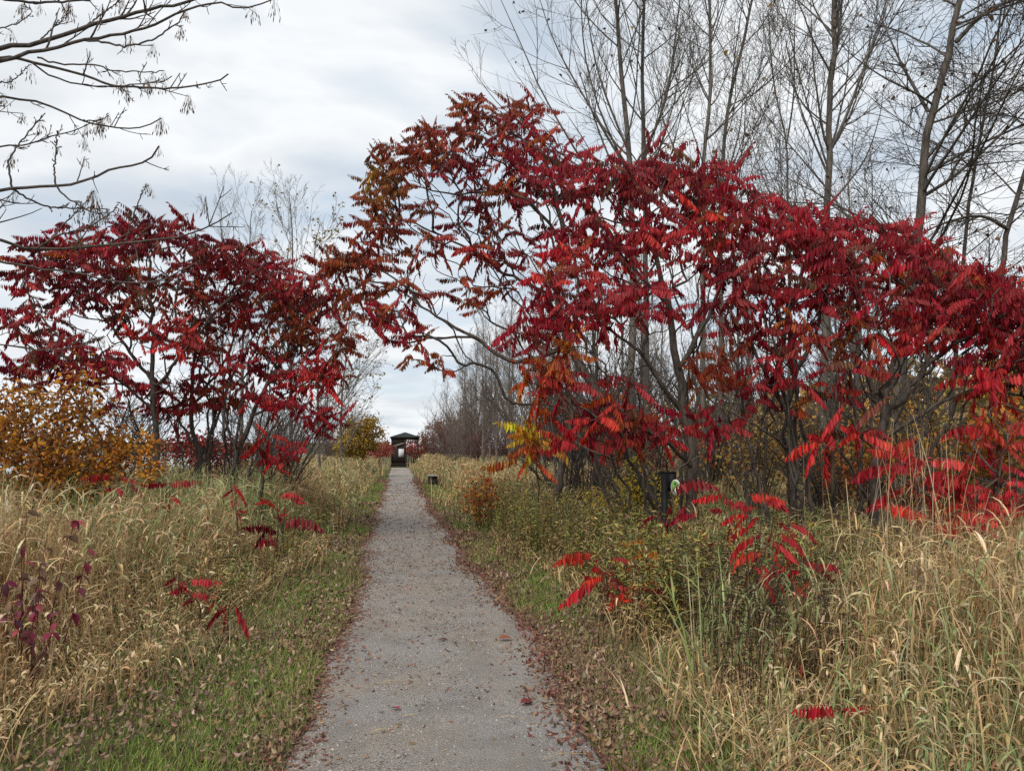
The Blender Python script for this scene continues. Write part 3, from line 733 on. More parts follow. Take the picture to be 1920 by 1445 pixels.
def bare_tree(label, trunk, rad, seed, nlimb=18, llen=.38, n2=9, n3=5, ang=(28, 55), trop=.12, t0=.28, group=None, mat=None, leaves=None,
              name='bare_tree', rmin=.0030, ground_start=True, simple=False, extra=()):
    r = np.random.default_rng(seed); mat = mat or M_BARK_B
    b = np.array(trunk[0], float)
    if ground_start: b[2] = float(gz(b[0], b[1])) - .05
    P0 = resample(np.vstack([b] + [np.asarray(q, float) for q in trunk[1:]]), 26)
    P0[2:-1] += r.normal(0, .012 * rad[0] / .1, (23, 3))
    rad = (rad[0] * .80, rad[1] * .7)
    R0 = rad[0] + (rad[1] - rad[0]) * np.linspace(0, 1, 26) ** .8
    R0[0] *= 1.35; R0[1] *= 1.12
    mains = [(P0[None], R0[None])]
    P1, R1, _ = spawn(P0[None], R0[None], nlimb, t0, .985, llen, ang, trop, 12, .42, r, rmin * 1.6, .06)
    E = [resample(np.asarray(e[0], float), 12) for e in extra]
    if E:
        P1 = np.concatenate([P1, np.stack(E)]); R1 = np.concatenate([R1, np.stack([np.linspace(e[1][0], e[1][1], 12) * .72 for e in extra])])
    P2, R2, i2 = spawn(P1, R1, n2, .15, 1.0, .42, (22, 50), trop * .6, 7, .6, r, rmin * 1.1, .08)
    P3, R3, i3 = spawn(P2, R2, n3 + 1, .15, 1.0, .52, (20, 55), trop * .4, 5, .65, r, rmin, .10)
    root = thing(name, label, 'tree', b, group)
    V, Q = tubes(P0[None], R0[None], 9); g = Geo(); g.add(V, Q=Q)
    obj('trunk', g.mesh('trunk', mat, b, True), root)
    gi2 = i2; gi3 = i2[i3]
    def part(sel1, sel2, sel3, nm):
        g = Geo()
        for P, R, S in ((P1[sel1], R1[sel1], 5), (P2[sel2], R2[sel2], 4), (P3[sel3], R3[sel3], 3)):
            if len(P): V, Q = tubes(P, R, S); g.add(V, Q=Q)
        return obj(nm, g.mesh(nm, mat, b, True), root)
    if simple: part(slice(None), slice(None), slice(None), 'crown')
    else:
        for k in range(len(P1)): part([k], np.where(gi2 == k)[0], np.where(gi3 == k)[0], 'limb')
    if leaves:
        n, size, pal = leaves
        k = r.integers(0, len(P3), n); p = P3[k, -1]
        d = unit(rand_dirs(n, r) + np.array([0, 0, -.8])); sd = unit(np.cross(d, rand_dirs(n, r)))
        V, Q = leaf6(p, d, sd, size * r.uniform(.6, 1.2, n), size * r.uniform(.5, .9, n), .4, .3)
        g = Geo(); g.add(V, Q=Q, C=np.repeat(pick(pal, n, r), 6, 0))
        o = obj('clinging_leaves', g.mesh('clinging_leaves', M_LEAFM, b), root); o['kind'] = 'stuff'
    return root

def tp(pts, D0, D1=None):
    """trunk from photograph places; the first is put on the ground"""
    D1 = D1 or D0
    return [base(pts[0][0], D0)] + [at(x, y, D0 + (D1 - D0) * (i + 1) / len(pts)) for i, (x, y) in enumerate(pts[1:])]
GB = 'tall bare trees behind the red sumacs'
DK = [(.05, .04, .03), (.08, .06, .04), (.04, .035, .04), (.10, .06, .03)]
YL = [(.45, .30, .05), (.35, .22, .05), (.3, .15, .04)]
bare_tree('leftmost tall bare tree, branches fanning left over the sumac crown', tp([(1182, 930), (1183, 700), (1186, 450), (1178, 250), (1160, 80), (1145, -160), (1140, -330)], 19), (.17, .03), 41, 26, .40, 10, 7, t0=.42, group=GB, leaves=(130, .11, DK),
          extra=[([at(1180, 420, 19), at(1110, 330, 18.6), at(1020, 180, 18.4), at(980, 90, 18.3), at(930, -20, 18.2)], (.05, .01)), ([at(1182, 330, 19), at(1100, 190, 18.8), at(1040, 80, 18.6), at(1000, -40, 18.6)], (.05, .01)),
                 ([at(1110, 330, 18.6), at(1000, 250, 18), at(930, 190, 17.8), at(880, 120, 17.6)], (.03, .008)), ([at(1184, 300, 19), at(1120, 130, 19.2), at(1090, -60, 19.3)], (.05, .012))])
bare_tree('bare tree close beside the leftmost tall one, forking upward', tp([(1212, 930), (1212, 700), (1210, 420), (1206, 250), (1205, 80), (1210, -150), (1215, -300)], 20), (.14, .03), 42, 22, .34, 9, 7, t0=.42, group=GB,
          extra=[([at(1209, 290, 20), at(1250, 180, 20), at(1270, 40, 20), at(1290, -120, 20)], (.06, .012))])
bare_tree('slender straight bare tree with a few yellow leaves', tp([(1318, 930), (1318, 600), (1320, 300), (1330, 180), (1331, 0), (1335, -200)], 17), (.11, .03), 43, 24, .36, 9, 7, t0=.35, group=GB, leaves=(14, .15, YL))
bare_tree('bare tree leaning right behind the highest red leaves', tp([(1352, 930), (1352, 600), (1355, 300), (1370, 180), (1395, 70), (1425, -60), (1450, -200)], 18), (.11, .03), 44, 24, .36, 9, 7, t0=.38, group=GB, leaves=(14, .15, YL))
bare_tree('thin young bare tree forking low between the taller trunks', tp([(1478, 930), (1480, 600), (1476, 390), (1474, 270), (1450, 150), (1440, 20)], 16), (.06, .015), 45, 20, .34, 8, 4, t0=.4, group=GB,
          extra=[([at(1475, 270, 16), at(1488, 180, 16), at(1490, 60, 16), at(1494, -60, 16)], (.03, .008))])
bare_tree('tall grey bare tree with twin upper stems over the right crowns', tp([(1542, 930), (1545, 700), (1552, 420), (1554, 250), (1562, 100), (1565, -60), (1570, -250)], 15), (.13, .05), 46, 24, .34, 10, 7, t0=.36, group=GB,
          extra=[([at(1553, 290, 15), at(1582, 230, 14.9), at(1612, 150, 14.8), at(1650, 40, 14.8), at(1680, -60, 14.8)], (.05, .012)), ([at(1560, 150, 15), at(1575, 40, 15), at(1585, -80, 15)], (.05, .02)),
                 ([at(1553, 330, 15), at(1500, 200, 15.2), at(1470, 60, 15.4)], (.035, .008))])
bare_tree('thick rough-barked bare tree leaning right near the right edge', tp([(1655, 930), (1690, 700), (1722, 420), (1735, 300), (1752, 200), (1788, 60), (1805, -60), (1830, -250)], 13), (.155, .05), 47, 28, .38, 12, 7, (40, 80), .02, .34, group=GB, mat=M_BARK_D, leaves=(120, .09, [(.10, .05, .03), (.14, .07, .04)]),
          extra=[([at(1792, 80, 13), at(1850, 22, 12.8), at(1920, -4, 12.6), at(2010, -20, 12.5)], (.06, .015)), ([at(1740, 210, 13), at(1690, 120, 13.2), at(1650, 30, 13.4)], (.05, .012)), ([at(1728, 370, 13), at(1790, 330, 12.6), at(1880, 250, 12.4), at(1960, 170, 12.2)], (.05, .012))])
bare_tree('slim dark bare tree inside the twiggy tangle at the right edge', tp([(1782, 930), (1785, 760), (1808, 480), (1822, 340), (1845, 220), (1870, 80), (1890, -100)], 14.5), (.075, .02), 48, 26, .40, 11, 7, (45, 85), .0, .3, group=GB, mat=M_BARK_D, leaves=(90, .09, [(.12, .06, .03), (.18, .09, .04)]))
bare_tree('bare tree at the right edge sending crooked boughs into the frame', tp([(1850, 930), (1872, 600), (1890, 430), (1918, 340), (1960, 200), (1990, 0)], 12.5), (.095, .03), 49, 22, .42, 11, 7, (45, 85), -.02, .25, group=GB, mat=M_BARK_D,
          extra=[([at(1890, 430, 12.5), at(1840, 405, 12.2), at(1780, 415, 12), at(1720, 440, 11.9)], (.05, .012))])
bare_tree('short dead dark trunk standing in yellow weeds behind the leaning sumac', tp([(1122, 960), (1118, 880), (1112, 800), (1118, 720), (1110, 600)], 14), (.12, .03), 50, 9, .4, 5, 3, t0=.45, group=GB, mat=M_BARK_D)
GP = 'bare young trees left of the path beyond the sumacs'
YT = [(.38, .30, .12), (.42, .36, .18), (.30, .22, .09)]
bare_tree('bare young tree with upswept twigs above the left sumac', tp([(452, 880), (455, 650), (462, 540), (468, 470), (472, 395)], 30), (.12, .02), 51, 26, .36, 8, 4, (20, 40), .16, .3, GP)
bare_tree('taller bare tree with pointed top beside the gap of sky', tp([(545, 880), (546, 650), (548, 540), (549, 460), (542, 365)], 31), (.13, .02), 52, 30, .36, 8, 4, (20, 40), .16, .3, GP, leaves=(50, .12, YT))
bare_tree('small bare tree leaning left at the edge of the pair', tp([(420, 880), (418, 650), (425, 540), (412, 410)], 32), (.09, .02), 53, 20, .34, 7, 4, (20, 40), .16, .3, GP)
bare_tree('pale leaved bare tree close behind the left hand sumac edge', tp([(600, 880), (596, 720), (600, 600), (590, 480), (600, 420)], 24), (.07, .015), 54, 24, .42, 8, 5, (30, 65), .06, .2, GP, leaves=(420, .10, YT))
bare_tree('bare tree with drooping twigs overhanging the far path from the left', tp([(640, 870), (640, 760), (648, 680), (655, 600)], 30), (.09, .02), 55, 24, .5, 8, 5, (35, 75), .03, .2, GP, leaves=(160, .12, YT))

# --- thicket of bare shrubs: three prototypes, copied as individuals
def bare_shrub_proto(name, label, seed, mat, h, nst, group, n2=10, n3=5, sp=.5, leaves=None):
    r = np.random.default_rng(seed)
    st = []
    for k in range(nst):
        a = r.uniform(0, 6.28); q = r.uniform(.1, 1)
        top = np.array([math.cos(a) * sp * h * q, math.sin(a) * sp * h * q, h * r.uniform(.7, 1.05)])
        st.append(resample(np.array([[math.cos(a) * .12 * h * .3, math.sin(a) * .12 * h * .3, -.05], top * np.array([.35, .35, .45]) + r.normal(0, .05, 3), top]), 12))
    P1 = np.stack(st); R1 = np.linspace(.010 * h, .003 * h, 12)[None] * r.uniform(.5, 1.1, (nst, 1))
    P2, R2, _ = spawn(P1, R1, n2, .2, 1, .38, (20, 50), .08, 7, .6, r, .0035, .08)
    P3, R3, _ = spawn(P2, R2, n3, .1, 1, .5, (20, 55), .06, 5, .7, r, .003, .1)
    root = thing(name, label, 'shrub', (0, 0, 0), group)
    g = Geo(); V, Q = tubes(P1, R1, 5); g.add(V, Q=Q); obj('stems', g.mesh('stems', mat, smooth=True), root)
    g = Geo()
    for P, R, S in ((P2, R2, 4), (P3, R3, 3)): V, Q = tubes(P, R, S); g.add(V, Q=Q)
    if not leaves: obj('crown', g.mesh('crown', mat, smooth=True), root)
    else:
        c = obj('crown', g.mesh('crown', mat, smooth=True), root)
        n, size, pal = leaves
        k = r.integers(0, len(P3), n); p = P3[k, r.integers(1, 5, n)]
        d = unit(rand_dirs(n, r) + np.array([0, 0, -.3])); sd = unit(np.cross(d, rand_dirs(n, r)))
        V, Q = leaf6(p, d, sd, size * r.uniform(.6, 1.2, n), size * r.uniform(.4, .7, n), .3, .2)
        g = Geo(); g.add(V, Q=Q, C=np.repeat(pick(pal, n, r), 6, 0))
        o = obj('foliage', g.mesh('foliage', M_LEAFM), c); o['kind'] = 'stuff'
    return root
def copy_tree(o, parent=None):
    c = o.copy(); COL.objects.link(c)
    if parent: c.parent = parent
    for ch in list(o.children): copy_tree(ch, c)
    return c
def scatter(proto, spots, label, group, first=True):
    for i, (x, y, s, a) in enumerate(spots):
        o = proto if (i == 0 and first) else copy_tree(proto)
        o.location = (x, y, float(gz(x, y))); o.scale = (s, s, s); o.rotation_euler = (0, 0, a)
        o['label'] = label; o['group'] = group
rr = np.random.default_rng(61)
LT = 'grey leafless shrub in the thicket flanking the far path'
p1 = bare_shrub_proto('bare_shrub', LT, 71, M_TWIG_G, 4.0, 11, 'far grey shrubs')
sp = [(2.6 + rr.uniform(0, 9), yy, rr.uniform(.8, 1.35), rr.uniform(0, 6)) for yy in np.linspace(24, 75, 24)] + [(-2.6 - rr.uniform(0, 4.5), yy, rr.uniform(.6, 1.0), rr.uniform(0, 6)) for yy in np.linspace(30, 72, 12)]
scatter(p1, sp, LT, 'far grey shrubs')
LR = 'reddish leafless shrub in the thicket right of the far path'
p2 = bare_shrub_proto('bare_shrub', LR, 72, M_TWIG_R, 3.2, 14, 'far reddish shrubs', leaves=(500, .06, [(.22, .05, .04), (.28, .06, .05), (.18, .06, .05)]))
sp = [(2.9 + rr.uniform(0, 6), yy, rr.uniform(.8, 1.3), rr.uniform(0, 6)) for yy in np.linspace(26, 68, 16)]
scatter(p2, sp, LR, 'far reddish shrubs')
LU = 'brown bare brush under the right hand sumacs'
p3 = bare_shrub_proto('bare_shrub', LU, 73, M_BARK_S, 2.2, 12, 'brush under the sumacs', 9, 4, .7)
sp = [(xx, yy, s, rr.uniform(0, 6)) for xx, yy, s in [(4.0, 11.5, .9), (5.2, 10.3, .8), (6.3, 10.2, .9), (7.5, 9.2, .9), (7.4, 12, 1.1), (9, 10.5, 1.1), (8.8, 13.8, 1.2), (6.5, 15, 1.2),
      (3.4, 13.5, 1.0), (3.7, 16.5, 1.3), (10.2, 9, 1.0), (5.0, 17, 1.6), (8.6, 18.5, 1.8), (12, 17, 1.8), (6.6, 21, 2.0), (14.5, 20, 2.0)]]
scatter(p3, sp, LU, 'brush under the sumacs')
LD = 'dark bare brush under the left hand sumacs'
p4 = bare_shrub_proto('bare_shrub', LD, 74, M_BARK_D, 2.4, 10, 'brush under the left sumacs', 9, 4, .7)
scatter(p4, [(x, y, s, rr.uniform(0, 6)) for x, y, s in [(-4.2, 15, 1), (-3.2, 15.5, 1), (-5.2, 14.5, 1), (-2.6, 17, 1.1), (-6, 16, 1.1), (-3.0, 20, 1.3)]], LD, 'brush under the left sumacs')
# far bare trees
LF = 'slim bare tree standing in the far thicket'
pt = bare_tree(LF, [np.array([0, 0, 0.]), np.array([.1, .05, 2.5]), np.array([.0, .1, 5]), np.array([.15, 0, 8.5])], (.10, .015), 81, 22, .33, 8, 4, (22, 42), .12, .25, 'far slim bare trees', mat=M_TWIG_G, simple=True)
sp = [(x, y, s, rr.uniform(0, 6)) for x, y, s in [(3.6, 27, .75), (4.5, 30, .8), (5.5, 28, .95), (6.6, 31, 1.0), (4.4, 36, .85), (5.8, 38, .9), (7.5, 36, 1.1), (5.0, 44, .85), (7, 46, 1.05), (4.6, 54, .8), (6.4, 58, 1.0), (9, 40, 1.2), (3.9, 66, .8), (6, 72, 1),
      (3.4, 31, .8), (3.9, 34, .9), (4.2, 40, .95), (3.6, 42, .8), (5.0, 33, 1.05), (5.4, 41, 1.0), (4.0, 48, .85), (4.8, 50, .9), (3.6, 58, .8), (5.4, 62, 1.0), (6.0, 34, 1.1), (6.4, 26, 1.0),
      (4.2, 19, .7), (5.6, 20.5, .75), (6.8, 18.5, .7), (8.2, 19.5, .8), (9.6, 18.5, .85), (11, 17.5, .8), (12.6, 18.6, .9), (7.4, 15.8, .65), (9.4, 15, .7), (11.8, 15.2, .75), (13.8, 15.6, .8),
      (8.6, 26, 1.1), (10, 30, 1.2), (7.0, 23, .9), (12, 25, 1.2), (14, 21, 1.2), (16, 24, 1.3), (10.5, 21, 1.0),
      (-3.4, 36, .7), (-3.0, 45, .65), (-4.5, 48, .8), (-3.2, 56, .65), (-4.2, 64, .8), (-2.8, 70, .6)]]
scatter(pt, sp, LF, 'far slim bare trees')

# ------------------------------------------------------------------ overhanging ash on the left
def ash():
    r = np.random.default_rng(91); D = 7.0
    b = base(-420, 7.4); b[2] = float(gz(b[0], b[1])) - .05
    root = thing('ash_tree', 'ash reaching bare branches with hanging seed bunches in from the left edge', 'tree', b)
    trunk = resample(np.array([b, at(-400, 700, 7.4), at(-390, 350, 7.3), at(-370, 0, 7.3), at(-350, -350, 7.2)]), 26)
    V, Q = tubes(trunk[None], np.linspace(.20, .10, 26)[None], 10); g = Geo(); g.add(V, Q=Q); obj('trunk', g.mesh('trunk', M_BARK_A, b, True), root)
    BR = [
        ([(-380, 230), (-200, 140), (0, 91), (60, 83), (110, 70), (160, 52), (220, 34), (290, 16), (345, 6), (400, -14)], .030, .010, 0),
        ([(-200, 150), (-80, 135), (0, 116), (50, 100), (100, 90), (160, 76), (230, 64), (280, 50), (310, 36), (345, 20), (410, 6), (440, 14), (480, 12), (515, -2)], .020, .005, -.15),
        ([(160, 76), (190, 79), (240, 87), (290, 72), (330, 45), (348, 20)], .010, .005, -.15),
        ([(-60, 128), (10, 108), (45, 112), (80, 122), (130, 133), (175, 148), (210, 160), (245, 163), (320, 166), (370, 160), (410, 150), (428, 139)], .014, .006, .2),
        ([(60, 118), (100, 145), (150, 158), (205, 163), (260, 157), (307, 152), (322, 143)], .008, .004, .1),
        ([(70, 108), (110, 120), (175, 122), (210, 132), (275, 136), (307, 133)], .008, .004, -.3),
        ([(-380, 330), (-180, 210), (0, 183), (30, 185), (85, 196), (130, 215), (155, 226), (200, 237), (235, 241), (270, 237), (302, 222)], .018, .005, .3),
        ([(155, 226), (180, 226), (195, 222), (203, 213)], .006, .004, .25),
        ([(-150, 300), (0, 275), (45, 272), (100, 255), (140, 245), (165, 232), (190, 225)], .010, .004, .5),
        ([(-380, 420), (-200, 380), (0, 358), (30, 354), (70, 349), (120, 348), (170, 335), (210, 318), (245, 312), (280, 300), (298, 274)], .022, .007, -.2),
        ([(25, 355), (60, 376), (95, 388), (130, 391), (165, 390), (205, 393)], .009, .004, -.1),
        ([(105, 349), (125, 370), (145, 382), (175, 398), (200, 398)], .008, .004, -.3),
        ([(105, 349), (102, 320), (105, 290), (107, 245)], .008, .005, -.2),
        ([(22, 356), (18, 320), (22, 290), (60, 240), (85, 212)], .009, .004, -.2),
        ([(-380, 520), (-200, 470), (-60, 440), (0, 449), (20, 462), (60, 467), (100, 468), (180, 461), (260, 453), (320, 447), (370, 433), (410, 415), (435, 399)], .020, .005, -.4),
        ([(70, 466), (110, 441), (160, 428), (200, 405), (222, 383)], .009, .004, -.5),
        ([(95, 450), (130, 410), (160, 380), (176, 358)], .007, .004, -.4),
        ([(238, 455), (242, 430), (255, 390), (275, 345)], .007, .004, -.3),
        ([(-200, 480), (-60, 480), (0, 490), (80, 505), (120, 508), (150, 513), (220, 528), (290, 528), (330, 512), (370, 490)], .012, .004, -.6),
        ([(-380, 640), (-150, 640), (0, 645), (60, 655), (110, 655), (160, 645), (195, 630)], .012, .004, .1),
        ([(-100, 100), (-20, 60), (30, 45), (60, 22), (40, 10)], .008, .004, .4), ([(-60, -10), (40, 3), (100, 4), (160, 0), (230, -12)], .014, .007, .6),
        ([(70, 80), (90, 60), (110, 45), (125, 25), (130, 5)], .007, .004, .2), ([(160, 50), (180, 35), (200, 20), (230, -4)], .008, .004, .2), ([(0, 155), (20, 153), (40, 137), (55, 122)], .006, .004, .3)]
    seeds = []
    P0s = []; R0s = []; owner = []; limbs = []
    for pts, r0, r1, dz in BR:
        q = resample(np.array([at(x, y, D + dz * .8 + .25 * math.sin(x * .01)) for x, y in pts]), 30)
        q[1:-1] += r.normal(0, .004, (28, 3))
        if len(pts) > 0 and pts[0][0] < -370: q[0] = trunk[np.argmin(np.abs(trunk[:, 2] - q[0][2]))]
        limbs.append(q); P0s.append(q); R0s.append(np.linspace(r0, r1, 30) * 1.12)
    P1 = np.stack(P0s); R1 = np.stack(R0s)
    P2, R2, i2 = spawn(P1, R1, 9, .3, .97, .13, (30, 70), .05, 8, .62, r, .0034, .07)
    P3, R3, i3 = spawn(P2, R2, 2, .3, .9, .45, (30, 60), .06, 5, .8, r, .0028, .06)
    for k in range(len(P1)):
        g = Geo()
        for P, R, S in ((P1[[k]], R1[[k]], 7), (P2[i2 == k], R2[i2 == k], 4), (P3[i2[i3] == k], R3[i2[i3] == k], 4)):
            V, Q = tubes(P, R, S); g.add(V, Q=Q)
        obj('limb', g.mesh('limb', M_BARK_A, b, True), root)
        seeds.append((P1[k, -1], k)); seeds += [(p[-1], k) for p in P2[i2 == k][:3]]
    # hanging bunches of keys: a few shapes, shared
    protos = []
    for v in range(4):
        n = 12 + 4 * v; g = Geo()
        a = r.uniform(0, 6.28, n); out = r.uniform(.005, .05, n) * r.uniform(.5, 1.6)
        top = np.stack([np.cos(a) * out * .3, np.sin(a) * out * .3, r.uniform(-.03, .02, n)], 1)
        end = np.stack([np.cos(a) * out, np.sin(a) * out, -r.uniform(.03, .11, n)], 1)
        P = top[:, None] * (1 - np.linspace(0, 1, 4))[None, :, None] + end[:, None] * np.linspace(0, 1, 4)[None, :, None]
        sd = unit(np.cross(end - top, rand_dirs(n, r)))
        V, Q, C = ribbons(P, sd, np.full((n, 4), .0007), np.tile([[.13, .09, .05]], (n, 1))); g.add(V, Q=Q, C=C)
        d = unit(np.stack([np.cos(a) * .2, np.sin(a) * .2, -np.ones(n)], 1)); sd = unit(np.cross(d, rand_dirs(n, r)))
        V, Q = leaf6(end, d, sd, r.uniform(.03, .05, n), np.full(n, .008), .1, .1)
        g.add(V, Q=Q, C=np.repeat(pick([(.13, .075, .035), (.10, .06, .03), (.18, .10, .05)], n, r), 6, 0))
        protos.append(g.mesh('seed_cluster', M_LEAFM))
    for p, k in seeds:
        if r.uniform() < .62:
            o = obj('seed_cluster', protos[r.integers(0, 4)], root, p - b); o.rotation_euler = (0, 0, r.uniform(0, 6.28)); s = r.uniform(.8, 1.5); o.scale = (s, s, s)
ash()

# ------------------------------------------------------------------ shrubs with small leaves
def shrub(name, label, stems, blobs, seed, nleaf, size, pal, cat='shrub', mat=None, r_tip=.004, group=None, spread=.12, wfac=.62):
    """stems: (px, D, reach list) roots on the ground"""
    r = np.random.default_rng(seed); T = Grow(r)
    px, D = stems[0]; b = base(px, D); b[2] = float(gz(b[0], b[1])) - .03
    P, info = sample_blobs([(*q, 'x') for q in blobs], r, .08)
    P = np.array(P); cen = P.mean(0)
    T.limb([b, b * .5 + cen * .5 + np.array([0, 0, .1])], (.02, .012), 0)
    for i, (px2, D2) in enumerate(stems[1:], 1):
        b2 = base(px2, D2); b2[2] = float(gz(b2[0], b2[1])) - .03
        T.limb([b + (b2 - b) * .15, b2, b2 * .4 + P[r.integers(0, len(P))] * .6], (.014, .008), i)
    T.grow(P, info, bf=.5)
    out, A = T.finish(r_tip)
    root = thing(name, label, cat, b, group)
    g = Geo()
    chains_to_geo(g, [o[1] for o in out], [o[2] for o in out], 4)
    obj('stems', g.mesh('stems', mat or M_STEM, b, True), root)
    tipi = np.array([t for t, q in T.tips if q is not None])
    k = tipi[r.integers(0, len(tipi), nleaf)]
    k2 = np.array(T.par)[k]; u = r.uniform(-.3, 1.5, (nleaf, 1))
    p = A[k] * (1 - u) + A[k2] * u + r.normal(0, spread, (nleaf, 3))
    p[:, 2] = np.maximum(p[:, 2], .05)
    d = unit(rand_dirs(nleaf, r) + np.array([0, 0, -.35])); sd = unit(np.cross(d, rand_dirs(nleaf, r)))
    L = size * r.uniform(.6, 1.25, nleaf)
    V, Q = leaf6(p, d, sd, L, L * wfac, .25, .2)
    g = Geo(); g.add(V, Q=Q, C=np.repeat(pick(pal, nleaf, r, .2), 6, 0))
    o = obj('foliage', g.mesh('foliage', M_LEAFM, b), root); o['kind'] = 'stuff'
    return root
AMB = [(.46, .19, .03), (.40, .14, .028), (.55, .27, .03), (.32, .115, .028), (.22, .085, .03), (.56, .25, .02), (.28, .13, .035)]
shrub('amber_shrub', 'dense amber and brown leaved shrub at the left edge', [(70, 9.6), (20, 9.5), (130, 9.8), (-60, 9.6), (180, 9.9)],
      [(60, 800, 110, 60, 9.7, .8, 60), (150, 840, 90, 70, 9.9, .7, 55), (20, 880, 100, 80, 9.5, .8, 70), (130, 910, 90, 60, 9.6, .7, 45), (-80, 850, 90, 90, 9.6, .8, 50), (155, 725, 25, 60, 9.8, .2, 16), (200, 860, 60, 60, 9.9, .5, 20), (60, 735, 60, 30, 9.7, .4, 9), (235, 830, 30, 40, 9.9, .3, 8), (10, 760, 50, 40, 9.7, .4, 10)],
      101, 7000, .068, AMB)
shrub('yellow_shrub', 'rounded golden shrub just left of the far timber shelter', [(680, 40), (660, 40), (700, 41)], [(680, 815, 42, 34, 41, 1.2, 60), (655, 840, 30, 20, 40, 1, 30)], 102, 5500, .14, [(.34, .22, .04), (.28, .17, .04), (.22, .15, .04), (.38, .22, .03)], spread=.15)
shrub('orange_shrub', 'orange leaved maple bush at the right edge behind the sumacs', [(1890, 10), (1930, 10)], [(1880, 790, 50, 60, 10, .5, 40), (1850, 850, 60, 50, 10, .5, 30), (1900, 700, 40, 50, 10.2, .5, 20), (1730, 880, 60, 60, 10.5, .5, 24), (1640, 830, 40, 40, 10.5, .5, 16)], 103, 800, .10, [(.50, .19, .03), (.55, .25, .04), (.48, .13, .03), (.45, .26, .05)], wfac=.85)
GOLD = [(.42, .27, .06), (.36, .22, .06), (.46, .30, .08), (.40, .17, .04), (.30, .20, .08)]
shrub('golden_shrub', 'golden undergrowth shrub behind the forked grey sumac', [(1690, 13), (1650, 13), (1740, 13)], [(1690, 800, 90, 60, 13.2, .8, 45), (1760, 850, 70, 50, 13, .7, 30), (1620, 860, 60, 40, 13, .7, 25)], 111, 1800, .085, GOLD, spread=.16)
shrub('golden_shrub', 'golden undergrowth shrub behind the upright middle sumac', [(1420, 14), (1380, 14), (1480, 14)], [(1420, 850, 80, 50, 14.2, .8, 40), (1500, 830, 60, 50, 14, .7, 26)], 112, 1300, .085, GOLD, spread=.16)
shrub('orange_shrub', 'orange leaved undergrowth low between the right hand sumac trunks', [(1560, 11.5), (1590, 11.5)], [(1570, 880, 50, 45, 11.6, .5, 24), (1630, 900, 40, 35, 11.5, .4, 14)], 113, 600, .075, [(.50, .17, .03), (.46, .11, .03), (.52, .25, .05)], spread=.1)
shrub('russet_shrub', 'russet undergrowth behind the broad crimson sumac', [(1260, 15), (1220, 15)], [(1250, 830, 80, 60, 15, .8, 36), (1150, 820, 60, 50, 15.5, .8, 26)], 114, 1100, .085, [(.38, .11, .04), (.42, .17, .04), (.34, .22, .07), (.30, .05, .03)], spread=.16)
shrub('yellow_shrub', 'small shrub of bright yellow leaves behind the black trail post', [(1200, 10.6), (1230, 10.6)], [(1185, 900, 25, 40, 10.7, .3, 18), (1225, 930, 40, 40, 10.6, .3, 22), (1270, 945, 30, 25, 10.4, .3, 12), (1120, 940, 25, 30, 11.5, .3, 9)], 104, 900, .055, [(.58, .44, .04), (.52, .38, .05), (.46, .36, .08)], spread=.07)
shrub('orange_shrub', 'low fiery orange bush at the edge of the grass halfway to the shelter', [(905, 14.6), (930, 14.6)], [(905, 930, 30, 24, 14.6, .3, 24), (932, 925, 22, 20, 14.8, .3, 12)], 105, 420, .075, [(.46, .11, .025), (.50, .17, .03), (.38, .09, .03)], spread=.16)
shrub('orange_plant', 'thin plant with orange leaves below the left hand sumac trunk', [(285, 9.6)], [(285, 860, 16, 45, 9.6, .15, 12), (278, 830, 18, 20, 9.6, .15, 6)], 106, 260, .06, [(.55, .25, .03), (.50, .19, .03)], spread=.05)
shrub('red_shrub', 'red leaved bushes low behind the left hand sumac stems', [(350, 17), (400, 17)], [(350, 840, 60, 30, 17, .6, 40), (420, 845, 50, 28, 17, .6, 30)], 107, 1600, .09, [(.32, .03, .03), (.40, .05, .03), (.26, .02, .03)])
shrub('red_shrub', 'red leaved bush beside the left wall of the timber shelter', [(715, 52), (700, 52)], [(715, 842, 20, 16, 53, 1, 30), (690, 850, 20, 12, 53, 1, 20)], 108, 1500, .13, [(.36, .05, .05), (.30, .06, .05), (.40, .09, .05)], spread=.15)
shrub('red_shrub', 'red bush seen through the open side of the timber shelter', [(775, 70), (790, 70)], [(775, 838, 28, 16, 70, 1.5, 40)], 109, 1800, .16, [(.33, .06, .06), (.28, .07, .06), (.36, .12, .07)], spread=.18)
shrub('russet_shrub', 'russet leafy shrub rising behind the right side of the timber shelter', [(830, 66), (850, 66)], [(815, 815, 30, 28, 68, 2, 50), (850, 800, 30, 30, 66, 2, 40)], 110, 3000, .17, [(.22, .10, .05), (.26, .11, .05), (.20, .07, .05), (.18, .13, .06)], spread=.2)

